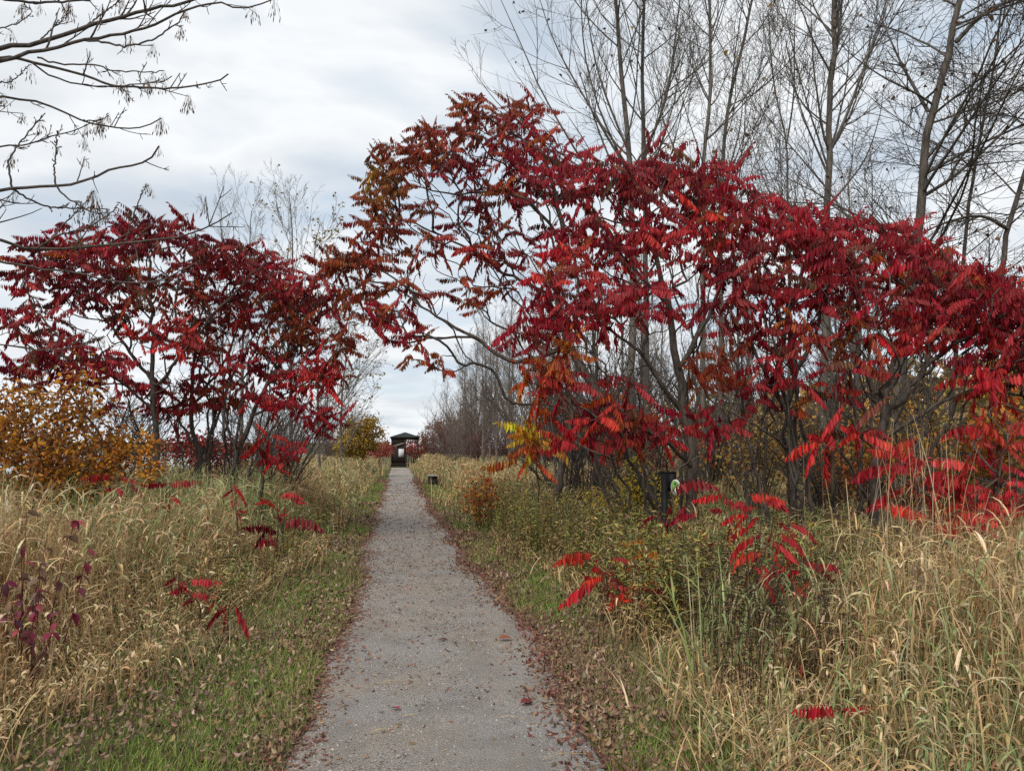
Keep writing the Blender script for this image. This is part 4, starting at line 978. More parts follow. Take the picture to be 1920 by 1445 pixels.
# ------------------------------------------------------------------ timber shelter
def shelter():
    D0 = 62.0
    c = ground(759, 874.5); c[2] = 0
    W = 2.32; H = 2.52
    root = thing('timber_shelter', 'small dark timber shelter with green roof at the end of the path', 'shelter', c)
    root.rotation_euler = (0, 0, RAD(-1.5))
    WOOD = plain('dark_timber', (.018, .012, .010), (.045, .030, .024), 6, .75, .25, (6, 6, .7), .3)
    GREEN = plain('green_roof', (.016, .024, .020), (.030, .042, .036), 5, .7)
    PALE = plain('weathered_board', (.30, .25, .21), (.42, .37, .32), 6, .8)
    PAPER = plain('notice_paper', (.74, .75, .78), (.80, .81, .83), 30, .6)
    INK = plain('notice_print', (.42, .43, .47), (.55, .56, .60), 60, .7)
    h = W / 2
    def part(nm, boxes, mat, par=None):
        g = Geo()
        for cc, s in boxes: box(g, cc, s)
        return obj(nm, g.mesh(nm, mat), par or root)
    for x in (-h + .06, 0, h - .06):
        for y in (-h + .06, h - .06): part('post', [((x, y, H / 2 - .02), (.12, .12, H - .04))], WOOD)
    part('floor', [((0, 0, .06), (W + .06, W + .06, .12))], WOOD)
    for y in (-h + .06, h - .06): part('beam', [((0, y - .075 * np.sign(y) * -1, H - .08), (W + .1, .03, .16))], WOOD)
    for x in (-h + .06, h - .06): part('beam', [((x + .075 * np.sign(x), 0, H - .10), (.03, W - .2, .16))], WOOD)
    part('sill', [((0, -h - .005, .24), (W - .14, .05, .10))], WOOD)
    # boarded front bay on the left: vertical boards, cut by a sloping slot
    nb = 8; x0, x1 = -h + .12, -.06
    bw = (x1 - x0) / nb
    for i in range(nb):
        xc = x0 + bw * (i + .5); lo = 1.62 + .30 * (i + .5) / nb; hi = lo + .25
        part('board', [((xc, -h + .05, (lo + .13) / 2), (bw - .004, .03, lo - .13)), ], WOOD)
        part('board', [((xc, -h + .05, (hi + H - .16) / 2), (bw - .004, .03, H - .16 - hi))], WOOD)
    def slant(nm, mat, z0, z1, th, yy, dep):
        g = Geo()
        v = []
        for x, z in ((x0 + .02, z0), (x1 - .02, z1)):
            for yq in (yy, yy + dep):
                for dz in (-th / 2, th / 2): v.append([x, yq, z + dz])
        g.add(v, Q=[[0, 1, 3, 2], [4, 6, 7, 5], [0, 4, 5, 1], [2, 3, 7, 6], [0, 2, 6, 4], [1, 5, 7, 3]])
        return obj(nm, g.mesh(nm, mat), root)
    slant('slot_rail', WOOD, 1.58, 1.90, .07, -h + .005, .03)
    slant('slot_rail', WOOD, 1.92, 2.24, .07, -h + .005, .03)
    sb = slant('sloping_board', PALE, 1.77, 2.04, .15, -h + .075, .02); sb['label'] = 'pale weathered board behind the sloping slot'
    slant('slot_backing', WOOD, 1.76, 2.06, .42, -h + .10, .02)
    g = Geo(); box(g, ((x0 + x1) / 2, -h + .135, 1.24), (x1 - x0 - .01, .02, 2.2)); obj('wall_lining', g.mesh('wall_lining', WOOD), root)
    # notice
    nx, nz = -.30, 1.20
    pp = part('notice', [((nx, -h + .020, nz), (.44, .012, .66))], PAPER); pp['label'] = 'white printed notice pinned to the boards'
    for k in range(9): part('text_line', [((nx - .02 * (k % 3), -h + .0125, nz + .26 - .062 * k), (.34 - .04 * (k % 3), .002, .022))], INK, pp)
    # open bay on the right: railing with balusters, bracketed header
    def rail(xa, xb, y, axis='x'):
        ln = xb - xa
        f = (lambda u, z, s: ((xa + u, y, z), s)) if axis == 'x' else (lambda u, z, s: ((y, xa + u, z), (s[1], s[0], s[2])))
        part('handrail', [f(ln / 2, 1.17, (ln, .07, .06))], WOOD)
        part('bottom_rail', [f(ln / 2, .36, (ln, .05, .06))], WOOD)
        n = max(4, int(ln / .19))
        for k in range(n): part('baluster', [f((k + .5) * ln / n, .765, (.07, .035, .75))], WOOD)
    rail(.06, h - .12, -h + .06); rail(-h + .12, -.06, h - .06); rail(.06, h - .12, h - .06); rail(-h + .12, h - .12, h - .06, 'y')
    for (xa, y) in ((.06, -h + .06), (.06, h - .06), (-h + .12, h - .06)):
        part('header', [((xa + .47, y, H - .36), (.94, .05, .05))], WOOD)
        for k in range(6): part('header_block', [((xa + .09 + k * .155, y, H - .25), (.055, .05, .17))], WOOD)
    for sx, yy in ((1, -h + .06), (1, h - .06)):
        g = Geo(); g.add([[h - .12, yy - .02, H - .40], [h - .12, yy + .02, H - .40], [h - .12, yy - .02, H - .62], [h - .12, yy + .02, H - .62], [h - .34, yy - .02, H - .40], [h - .34, yy + .02, H - .40]],
                          Q=[[0, 1, 3, 2], [0, 4, 5, 1], [2, 3, 5, 4]], T=[[0, 2, 4], [1, 5, 3]]); obj('brace', g.mesh('brace', WOOD), root)
    # hipped roof of shingle courses
    g = Geo(); e = h + .14; zt = H + .47
    nC = 7
    for s in range(4):
        a = s * math.pi / 2; ca, sa = math.cos(a), math.sin(a)
        for k in range(nC):
            u0, u1 = k / nC, (k + 1) / nC + .02
            u1 = min(u1, 1.0)
            z0 = H + .03 + (zt - H - .03) * u0 + .022; z1 = H + .03 + (zt - H - .03) * u1
            w0, w1 = e * (1 - u0), e * (1 - u1)
            q = np.array([[-w0, -w0, z0], [w0, -w0, z0], [w1, -w1, z1], [-w1, -w1, z1], [-w0, -w0, z0 - .022], [w0, -w0, z0 - .022]])
            q = np.stack([q[:, 0] * ca - q[:, 1] * sa, q[:, 0] * sa + q[:, 1] * ca, q[:, 2]], 1)
            g.add(q, Q=[[0, 1, 2, 3], [4, 5, 1, 0]])
    rf = obj('roof', g.mesh('roof', GREEN), root)
    fasc = Geo()
    for s in range(4):
        a = s * math.pi / 2; cc = np.array([0, -e + .02, H + .01]); cc = np.array([cc[0] * math.cos(a) - cc[1] * math.sin(a), cc[0] * math.sin(a) + cc[1] * math.cos(a), cc[2]])
        box(fasc, cc, (2 * e - .05, .03, .09), a)
    obj('fascia', fasc.mesh('fascia', WOOD), rf)
    g = Geo(); box(g, (0, 0, H - .002), (2 * e - .1, 2 * e - .1, .02)); obj('soffit', g.mesh('soffit', WOOD), rf)
shelter()

def bench():
    p = ground(812, 911); p[2] = 0
    root = thing('wooden_bench', 'low grey wooden bench half swallowed by grass right of the path', 'bench', p)
    GR = plain('grey_wood', (.20, .18, .16), (.36, .33, .30), 7, .85, .2, (8, 1, 1), .3)
    DKW = plain('dark_wood', (.03, .024, .02), (.07, .055, .045), 7, .85)
    for k in range(3):
        g = Geo(); box(g, (-.14 + .14 * k, .62, .43), (.125, 1.5, .05)); obj('seat_plank', g.mesh('seat_plank', GR), root)
    for y in (.02, 1.22):
        g = Geo(); box(g, (0, y, .20), (.34, .09, .40)); obj('leg', g.mesh('leg', DKW), root)
bench()
def strip():
    a = ground(721, 928.5); bb = ground(749, 928.5)
    g = Geo(); box(g, ((a[0] + bb[0]) / 2, a[1], .034), (bb[0] - a[0], .16, .03), .02)
    m = plain('pale_plank', (.42, .38, .32), (.55, .50, .43), 9, .85, .2, (1, 9, 1), .2)
    tag(obj('wooden_plank', g.mesh('wooden_plank', m)), 'pale plank set flat across the left half of the gravel path', 'plank')
strip()

def trail_post():
    D = 8.3
    b = base(1249, D)
    root = thing('trail_post', 'black square trail marker post with oval tag at the sumac thicket', 'post', b)
    root.rotation_euler = (0, 0, RAD(-22))
    BLK = plain('black_paint', (.005, .005, .006), (.011, .011, .012), 12, .6, .18)
    GRN = plain('green_tag', (.16, .30, .07), (.26, .40, .14), 9, .5); DG = plain('dark_green_tag', (.03, .13, .02), (.05, .18, .03), 9, .5)
    WHT = plain('white_tag', (.72, .74, .72), (.82, .83, .82), 20, .5); INK = plain('tag_print', (.25, .27, .30), (.4, .42, .44), 50, .6)
    top = at(1249, 887, D)[2]
    g = Geo(); box(g, (0, 0, top / 2 - .1), (.07, .07, top + .2)); obj('post_shaft', g.mesh('post_shaft', BLK), root)
    g = Geo(); box(g, (.085, -.01, top - .10), (.10, .05, .205)); hd = obj('head_panel', g.mesh('head_panel', BLK), root)
    g = Geo(); box(g, (.04, 0, top + .008), (.19, .08, .016)); obj('cap', g.mesh('cap', BLK), root)
    def oval(nm, cx, cz, rx, rz, y, mat, par, th=.004):
        t = np.linspace(0, 2 * math.pi, 29)[:-1]
        f = np.stack([cx + rx * np.cos(t), np.full(28, y), cz + rz * np.sin(t)], 1); k = f + np.array([0, th, 0])
        V = np.vstack([f, k, [[cx, y, cz]]]); i = np.arange(28); j = (i + 1) % 28
        g = Geo(); g.add(V, Q=np.stack([i, i + 28, j + 28, j], 1), T=np.stack([i, j, np.full(28, 56)], 1))
        return obj(nm, g.mesh(nm, mat), par)
    tagp = oval('oval_tag', .125, top - .155, .052, .085, -.042, WHT, root)
    tagp['label'] = 'oval green and white tag'
    oval('green_field', .118, top - .148, .042, .070, -.045, GRN, tagp, .002)
    oval('dark_mark', .120, top - .115, .012, .018, -.0475, DG, tagp, .002)
    oval('white_disc', .142, top - .190, .030, .034, -.0475, WHT, tagp, .002)
    for k in range(4):
        g = Geo(); box(g, (.142, -.0492, top - .176 - .010 * k), (.030 - .004 * (k % 2), .001, .004)); obj('text_line', g.mesh('text_line', INK), tagp)
trail_post()

# ------------------------------------------------------------------ sumac suckers and other single plants
def sucker(label, spots, seed, pal, scale, D, stem_px, per=3):
    r = np.random.default_rng(seed)
    b = base(stem_px, D); b[2] = float(gz(b[0], b[1])) - .02
    root = thing('sumac_sucker', label, 'plant', b, 'young sumac shoots in the grass')
    ps = PAL[pal]
    for k, (px, py, yaw, sc, pit) in enumerate(spots):
        p = at(px, py, D + r.uniform(-.15, .15))
        b2 = base(stem_px + r.uniform(-22, 22) + .35 * (px - stem_px), D + r.uniform(-.1, .1)); b2[2] = b[2]
        st = resample(np.array([b2, b2 * .45 + p * .55 + np.array([r.normal(0, .03), 0, .05]), p]), 10)
        g = Geo(); V, Q = tubes(st[None], np.linspace(.008, .004, 10)[None], 5); g.add(V, Q=Q)
        obj('stem', g.mesh('stem', M_STEM, b, True), root)
        for q in range(3):
            pp = pit if q == 0 else pit + r.normal(.1, .4)
            o = obj('leaf', LEAVES[leaf_of_pitch(pp, r)][0], root, st[9 - q] - b)
            f = 1.0 if q == 0 else r.uniform(.45, .8)
            o.rotation_euler = Euler((r.normal(0, .1), r.normal(0, .08), yaw + (0 if q == 0 else r.uniform(1.2, 5))), 'XYZ'); o.scale = (sc * scale * f,) * 3
            o.color = (*np.clip(np.array(ps[r.integers(0, len(ps))]) * r.normal(.95, .15), .005, .9), 1)
LFT, RGT = math.pi, 0.0
SK = [
    ('red sumac shoot leaning out of the right bank weeds towards the path', [(1120, 1040, LFT, .8, 0), (1100, 1055, LFT, .9, .1), (1135, 1075, LFT + .5, .7, .2), (1130, 1078, LFT - .2, 1.2, .55), (1145, 1048, 0, .5, 0)], 'bright', .36, 7.2, 1150),
    ('small red sumac shoot low below the red one leaning to the path', [(1190, 1105, LFT, .9, .5), (1200, 1100, .3, .6, .2), (1185, 1115, LFT + .8, .5, .3)], 'bright', .34, 6.9, 1205),
    ('orange sumac shoot in the weeds below the black post', [(1240, 1045, LFT, .9, 0), (1245, 1065, LFT, 1.0, 0), (1245, 1080, LFT, .9, .1), (1210, 1010, LFT, .6, .2), (1235, 1040, 0, .6, .3)], 'orange', .34, 7.2, 1246),
    ('red sumac leaves hanging just in front of the black post', [(1262, 960, LFT - .8, .8, .9), (1232, 965, LFT, .5, 1.0), (1230, 955, .4, .5, .9), (1260, 925, 0, 1.3, .1), (1310, 965, LFT, .8, .5)], 'crimson', .38, 7.8, 1285),
    ('bright red sumac shoots massed above the grass in the middle right', [(1360, 925, LFT, .9, .3), (1350, 930, 0, 1, .2), (1400, 930, 0, 1.1, .35), (1430, 940, .2, 1, .6), (1400, 960, LFT, .8, .2), (1450, 970, .1, 1, .6), (1480, 980, .3, 1, .8)], 'bright', .31, 7, 1420),
    ('drooping red and orange sumac shoot amid pale grass', [(1420, 1005, LFT, .9, .7), (1440, 1010, .3, 1, .6), (1400, 1030, LFT, .6, 1.0), (1470, 1040, .4, .8, .9), (1460, 1000, .2, .9, .9)], 'bright', .32, 6, 1440),
    ('short red sumac shoot with narrow hanging leaves in pale grass', [(1500, 1050, 0, .8, .5), (1480, 1060, LFT, .7, .9), (1530, 1060, .2, .7, .6), (1520, 1070, 1, .6, .8)], 'bright', .34, 5.8, 1505),
    ('red sumac shoot near the bottom right grass', [(1580, 1332, LFT, .9, .05), (1592, 1352, LFT + .6, .8, .9)], 'bright', .30, 4.4, 1600),
    ('crimson sumac shoot at the foot of the amber shrub', [(215, 892, LFT, .8, .1), (222, 895, 0, .5, .3), (240, 905, .4, .6, .8)], 'crimson', .42, 9, 225),
    ('crimson sumac shoot in tall grass below the left pale trunk', [(318, 908, LFT, .7, .1), (312, 908, 0, .8, .1)], 'crimson', .40, 9, 315),
    ('pinkish sumac shoot among green blades on the left bank', [(432, 905, .6, .8, .8), (440, 915, LFT, .4, .6)], 'bright', .40, 9.5, 440),
    ('red sumac shoot above the end of the left tall grass', [(520, 932, 0, .8, .1), (535, 930, 0, .6, .4), (510, 935, LFT, .5, .2)], 'bright', .40, 10, 525),
    ('dark red sumac shoot at the edge of the grass beside the side track', [(522, 985, 0, 1.3, .12), (505, 985, LFT - .6, .7, .9)], 'dark', .40, 9, 510),
    ('small red sumac shoot low in straw grass on the left bank', [(350, 1088, 0, .75, .05), (352, 1112, 0, .6, .1), (335, 1080, LFT, .4, .7)], 'crimson', .36, 7, 352),
    ('red sumac leaf drooping at the lower edge of the left straw grass', [(432, 1125, .2, .9, 1.0), (405, 1125, LFT, .3, .8)], 'crimson', .36, 6.8, 428),
    ('maroon sumac shoot in the bottom right weeds', [(1480, 1220, .2, .7, 1.0), (1495, 1240, .6, .5, .9)], 'crimson', .30, 5, 1490),
]
for i, (lb, sp, pal, sc, D, sx) in enumerate(SK): sucker(lb, sp, 200 + i, pal, sc * 1.1 * (D - .6) / D, D - .6, sx)

def oval_leaf_mesh(seed):
    r = np.random.default_rng(seed); t = np.linspace(0, 1, 6)
    wd = np.array([0, .22, .30, .26, .15, 0]); z = -.25 * t ** 2
    V = [];
    for k in range(6): V += [[t[k], -wd[k], z[k] + wd[k] * .35], [t[k], 0, z[k]], [t[k], wd[k], z[k] + wd[k] * .35]]
    Q = []
    for k in range(5):
        for j in (0, 1): Q.append([k * 3 + j, k * 3 + 3 + j, k * 3 + 4 + j, k * 3 + 1 + j])
    g = Geo(); g.add(V, Q=Q); return g.mesh('oval_leaf', M_OVAL, smooth=True)
OVAL = oval_leaf_mesh(1)
def dogwood(label, stems, seed, pal, size, leaves_per, name='dogwood_shrub'):
    r = np.random.default_rng(seed)
    b = base(stems[0][0], stems[0][1]); b[2] = 0
    root = thing(name, label, 'shrub', b)
    for (bx, bD, tx, ty, tD) in stems:
        p0 = base(bx, bD); p1 = at(tx, ty, tD)
        q = resample(np.array([p0, p0 * .5 + p1 * .5 + r.normal(0, .03, 3), p1]), 12)
        g = Geo(); V, Q = tubes(q[None], np.linspace(.006, .002, 12)[None], 4); g.add(V, Q=Q); obj('stem', g.mesh('stem', M_REDSTEM, b, True), root)
        for k in range(leaves_per):
            u = r.uniform(.45, 1); p = q[min(11, int(u * 11.9))]
            o = obj('leaf', OVAL, root, p - b)
            s = size * r.uniform(.6, 1.15)
            o.scale = (s, s, s); o.rotation_euler = Euler((r.normal(0, .5), r.uniform(.1, 1.2), r.uniform(0, 6.28)), 'XYZ')
            o.color = (*pick(pal, 1, r, .2)[0], 1)
DW = [(.17, .018, .045), (.13, .018, .04), (.24, .03, .05), (.10, .025, .04), (.30, .04, .06), (.16, .10, .05)]
dogwood('shrub with oval maroon leaves in the grass at the left edge', [(40, 5, 50, 960, 5.0), (60, 5, 90, 1000, 5.0), (20, 5, 40, 1030, 4.9), (80, 5.1, 140, 975, 5.1), (50, 4.9, 75, 1040, 4.9), (30, 4.8, 10, 1070, 4.8), (90, 5, 165, 1030, 5), (60, 4.7, 70, 1110, 4.7), (40, 4.6, 120, 1130, 4.7), (0, 4.6, 20, 1130, 4.6)], 301, DW, .085, 9)
dogwood('thin red stemmed plant with maroon leaves in the bottom right grass', [(1800, 4.6, 1830, 1250, 4.4), (1760, 4.6, 1720, 1130, 4.6), (1720, 4.4, 1600, 1330, 4.4), (1850, 4.5, 1690, 1140, 4.7)], 302, [(.18, .05, .05), (.25, .08, .08), (.3, .12, .05), (.12, .03, .04)], .09, 3)

def seedhead(label, D, px, py, seed, nbr, s):
    r = np.random.default_rng(seed)
    b = base(px + 25, D); top = at(px, py, D)
    root = thing('goldenrod', label, 'plant', b, 'dry goldenrod stems')
    st = resample(np.array([b, b * .4 + top * .6 + r.normal(0, .02, 3), top]), 14)
    g = Geo(); V, Q = tubes(st[None], np.linspace(.006, .002, 14)[None], 5); g.add(V, Q=Q)
    n = 26; k = r.integers(3, 11, n); d = unit(rand_dirs(n, r) + np.array([0, 0, -.7]))
    obj('stem', g.mesh('stem', M_STEM, b, True), root)
    g = Geo(); V, Q = leaf6(st[k], d, unit(np.cross(d, rand_dirs(n, r))), r.uniform(.04, .08, n), r.uniform(.008, .014, n), .5, .6); g.add(V, Q=Q, C=np.repeat(pick([(.06, .04, .025), (.10, .07, .04)], n, r), 6, 0))
    obj('withered_leaves', g.mesh('withered_leaves', M_LEAFM, b), root)
    P1, R1, _ = spawn(st[None], np.full((1, 14), .003), nbr, .72, 1, .20 * s, (40, 80), .02, 6, .6, r, .0012, .05)
    g = Geo(); V, Q = tubes(P1, R1, 3); g.add(V, Q=Q); obj('head_stalks', g.mesh('head_stalks', M_STEM, b, True), root)
    m = 1100; k = r.integers(0, len(P1), m); j = r.integers(1, 6, m)
    p = P1[k, j] + r.normal(0, .012 * s, (m, 3)); d = rand_dirs(m, r)
    g = Geo(); V, Q = leaf6(p, d, unit(np.cross(d, rand_dirs(m, r))), r.uniform(.006, .013, m), r.uniform(.004, .008, m)); g.add(V, Q=Q, C=np.repeat(pick([(.42, .36, .29), (.50, .45, .38), (.34, .28, .22)], m, r), 6, 0))
    o = obj('seed_fluff', g.mesh('seed_fluff', M_LEAFM, b), root); o['kind'] = 'stuff'
seedhead('dry goldenrod with fluffy grey seed head in the right hand grass', 4.9, 1725, 1065, 311, 26, 1.0)
seedhead('smaller dry goldenrod seed head low at the right edge of the grass', 4.4, 1850, 1250, 312, 16, .7)
seedhead('pale goldenrod head leaning at the right border above the grass', 5.2, 1895, 1045, 313, 16, .8)

# ------------------------------------------------------------------ grasses
def bank_points(n, side, y0, y1, r, xpad=1.5, power=1.0, inner=0.0, outer=None):
    """log-uniform in distance, between the mown verge and what the view can reach"""
    out = np.zeros((0, 2))
    while len(out) < n:
        m = n * 2
        u = r.uniform(0, 1, m) ** power; y = y0 * (y1 / y0) ** u
        jt = r.normal(0, .17, m) + .22 * np.sin(y * 2.1 + side) * np.sin(y * .77)
        if side < 0: a = left_edge(y) - inner + jt; bb = np.maximum(-(.56 * y + xpad), -9.5 if outer is None else -outer); wmax = 8.5
        else: a = right_edge(y) + inner + jt; bb = np.minimum(1.02 * y + xpad, 13.0 if outer is None else outer); wmax = 12.0
        wd = np.abs(bb - a)
        ok = r.uniform(0, wmax, m) < np.maximum(wd, .0)
        ok &= (bb - a) * side > .05
        x = a + (bb - a) * r.uniform(0, 1, m) ** 1.25
        out = np.vstack([out, np.stack([x, y], 1)[ok]])
    return out[:n]
def field(x, y, s=1.0, ph=0.0): return np.sin(x * 1.3 * s + .7 * np.sin(y * .9 * s + ph) + ph) * np.cos(y * .8 * s + .6 * np.sin(x * 1.1 * s) + ph * 2)
def tall_grass(g, xy, h, r, pal, leafpal, nleaf=3, wst=.0024, wlf=.0056, lean=.18, Lleaf=(.14, .32), bladefrac=.3):
    n = len(xy); x, y = xy[:, 0], xy[:, 1]
    z = gz(x, y) - .02
    far = 1 + np.maximum(0, y - 6) / 9.0
    a = 2.5 * field(x, y, .9, 1.0) + r.normal(0, 1.3, n)
    ln = (lean + .12 * field(x, y, .5, 2.0) + r.normal(0, .10, n)) * h
    d = np.stack([np.cos(a), np.sin(a), np.zeros(n)], 1)
    K = 5; t = np.linspace(0, 1, K)
    P = np.stack([x, y, z], 1)[:, None] + d[:, None] * (ln[:, None] * t ** 2)[:, :, None] + np.array([0, 0, 1.0]) * (h[:, None] * (t - .10 * t ** 3))[:, :, None]
    sd = np.stack([-np.sin(a + r.normal(0, 1, n)), np.cos(a + r.normal(0, 1, n)), np.zeros(n)], 1); sd = unit(sd)
    isb = r.uniform(0, 1, n) < bladefrac
    W = (wst * far * r.uniform(.6, 1.5, n))[:, None] * np.where(isb[:, None], np.array([1.2, 2.2, 2.0, 1.3, .1]), np.array([1.1, 1.0, .9, .8, .4]))
    V, Q, C = ribbons(P, sd, W, pick(pal, n, r)); g.add(V, Q=Q, C=C)
    if nleaf:
        m = n * nleaf; k = np.repeat(np.arange(n), nleaf)
        f = r.uniform(.25, .92, m)
        i = np.clip((f * (K - 1)).astype(int), 0, K - 2); u = (f * (K - 1) - i)[:, None]
        p0 = P[k, i] * (1 - u) + P[k, i + 1] * u
        b = r.uniform(0, 6.28, m); hd = np.stack([np.cos(b), np.sin(b), np.zeros(m)], 1)
        L = r.uniform(*Lleaf, m) * np.minimum(1.3, h[k])
        e0 = r.uniform(.5, 1.45, m); e1 = r.uniform(-2.0, .2, m)
        KL = 5; pts = np.zeros((m, KL, 3)); pts[:, 0] = p0
        for q in range(1, KL):
            e = e0 + (e1 - e0) * (q - .5) / (KL - 1)
            pts[:, q] = pts[:, q - 1] + (hd * np.cos(e)[:, None] + np.array([0, 0, 1.0]) * np.sin(e)[:, None]) * (L / (KL - 1))[:, None]
        s2 = np.stack([-np.sin(b), np.cos(b), r.normal(0, .35, m)], 1); s2 = unit(s2)
        W = (wlf * far[k] * r.uniform(.6, 1.2, m))[:, None] * np.array([.5, 1, .95, .6, .08])
        V, Q, C = ribbons(pts, s2, W, pick(leafpal, m, r)); g.add(V, Q=Q, C=C)
STRAW = [(.60, .44, .24), (.52, .35, .17), (.66, .52, .31), (.40, .26, .12), (.48, .34, .18), (.30, .18, .085), (.56, .38, .18), (.22, .14, .07)]
STRAWG = STRAW + [(.32, .32, .13), (.40, .36, .17)]
GREENG = [(.25, .30, .12), (.30, .34, .15), (.20, .25, .09), (.36, .37, .19), (.50, .43, .23)]
def side_split(xy, r, thr):
    f = field(xy[:, 0], xy[:, 1], .55, 4.0) + r.normal(0, .35, len(xy))
    return f > thr
def build_bank(side, name, label, seed, hfun, ng, nf, outer):
    r = np.random.default_rng(seed); g = Geo()
    xy = bank_points(ng, side, 2.6, 22, r, outer=outer)
    gr = side_split(xy, r, .2 if side < 0 else .5)
    for sel, pal, lp, nl in ((~gr, STRAW, STRAWG, 3), (gr, GREENG, GREENG + STRAW[:2], 3)):
        q = xy[sel]; h = hfun(q, r)
        tall_grass(g, q, h, r, pal, lp, nl)
    xf = bank_points(nf, side, 20, 62, r, outer=7)
    if side > 0: xf = xf[~((xf[:, 0] < 1.85) & (xf[:, 1] > 23) & (xf[:, 1] < 33.2))]      # trodden round the bench
    h = r.uniform(.75, 1.4, len(xf)); edge = np.abs(xf[:, 0] - (left_edge(xf[:, 1]) if side < 0 else right_edge(xf[:, 1])))
    h *= np.clip(.3 + edge / 1.0, .3, 1.0)
    sg = side_split(xf, r, .3)
    tall_grass(g, xf[~sg], h[~sg], r, STRAWG, STRAWG, 2); tall_grass(g, xf[sg], h[sg], r, GREENG + STRAW[:3], GREENG + STRAW[:3], 2)
    tag(obj(name, g.mesh(name, M_GRASS)), label, 'grass', kind='stuff')
    print(name, g.n)
def hl(q, r):
    e = np.abs(q[:, 0] - left_edge(q[:, 1])); return np.clip(.18 + e * np.where(q[:, 1] > 9, 1.05, .70), .16, 1.08) * r.uniform(.55, 1.3, len(q)) * (1 + .22 * field(q[:, 0], q[:, 1], 1.6, 2.2))
def hr(q, r):
    e = np.abs(q[:, 0] - right_edge(q[:, 1])); return np.clip(.18 + e * np.where(q[:, 1] > 12, .95, .58), .18, 1.0) * r.uniform(.55, 1.25, len(q)) * (1 + .22 * field(q[:, 0], q[:, 1], 1.6, 1.2)) * np.where((q[:, 1] > 6.5) & (q[:, 1] < 16), .85, 1)
build_bank(-1, 'tall_grass', 'dry straw coloured tall grass on the left bank', 401, hl, 17000, 9000, None)
build_bank(1, 'tall_grass', 'dry straw coloured tall grass on the right bank', 402, hr, 24000, 10000, None)

def stalks():
    r = np.random.default_rng(411); g = Geo(); n = 75
    px = r.normal(1740, 75, n); D = r.uniform(5.3, 6.8, n)
    P = np.array([base(a, b) for a, b in zip(px, D)])
    h = r.uniform(1.45, 2.15, n)
    tall_grass(g, P[:, :2], h, r, [(.52, .41, .24), (.58, .47, .30), (.46, .36, .2)], STRAW, 1, .0030, .004, .10, (.1, .22), 0)
    tag(obj('grass_stalks', g.mesh('grass_stalks', M_GRASS)), 'tall pale grass stalks standing before the pinkish sumac', 'grass', kind='stuff')
    g = Geo(); n = 520
    px = r.uniform(1300, 1960, n); D = r.uniform(4.6, 7.6, n)
    P = np.array([base(a, b) for a, b in zip(px, D)])
    tall_grass(g, P[:, :2], r.uniform(.6, 1.05, n), r, GREENG, GREENG, 2, .0034, .006, .35, (.25, .45), .95)
    tag(obj('reed_blades', g.mesh('reed_blades', M_GRASS)), 'broad green reed blades among the right hand straw grass', 'grass', kind='stuff')
    g = Geo(); n = 420
    px = r.uniform(-60, 560, n); D = r.uniform(6.5, 12, n)
    P = np.array([base(a, b) for a, b in zip(px, D)]); P = P[P[:, 0] < left_edge(P[:, 1]) - .7]
    tall_grass(g, P[:, :2], r.uniform(.85, 1.35, len(P)), r, GREENG, GREENG, 2, .0045, .007, .2, (.25, .5), .95)
    tag(obj('reed_blades', g.mesh('reed_blades', M_GRASS)), 'broad green reed blades among the left hand straw grass', 'grass', kind='stuff')
stalks()

def curls():
    r = np.random.default_rng(415)
    for side, nm in ((-1, 'left'), (1, 'right')):
        g = Geo(); q = bank_points(3600, side, 2.8, 10, r)
        h = (hl if side < 0 else hr)(q, r) * .95
        tall_grass(g, q, h, r, [(.60, .45, .25), (.50, .34, .17)], [(.70, .54, .33), (.64, .48, .28), (.58, .40, .20), (.74, .60, .40)], 2, .0024, .0085, .30, (.10, .26), .1)
        y = 2.8 * (13 / 2.8) ** r.uniform(0, 1, 1900); e = left_edge(y) if side < 0 else right_edge(y)
        q = np.stack([e + side * (r.normal(.12, .22, len(y))), y], 1)
        tall_grass(g, q, r.uniform(.14, .36, len(y)), r, STRAW + WG0, STRAW, 1, .0022, .005, .8, (.12, .25), .6)
        tag(obj('curled_grass', g.mesh('curled_grass', M_GRASS)), 'pale curled and fallen dead grass along the ' + nm + ' bank', 'grass', kind='stuff')
WG0 = [(.25, .27, .10), (.20, .22, .09)]
curls()

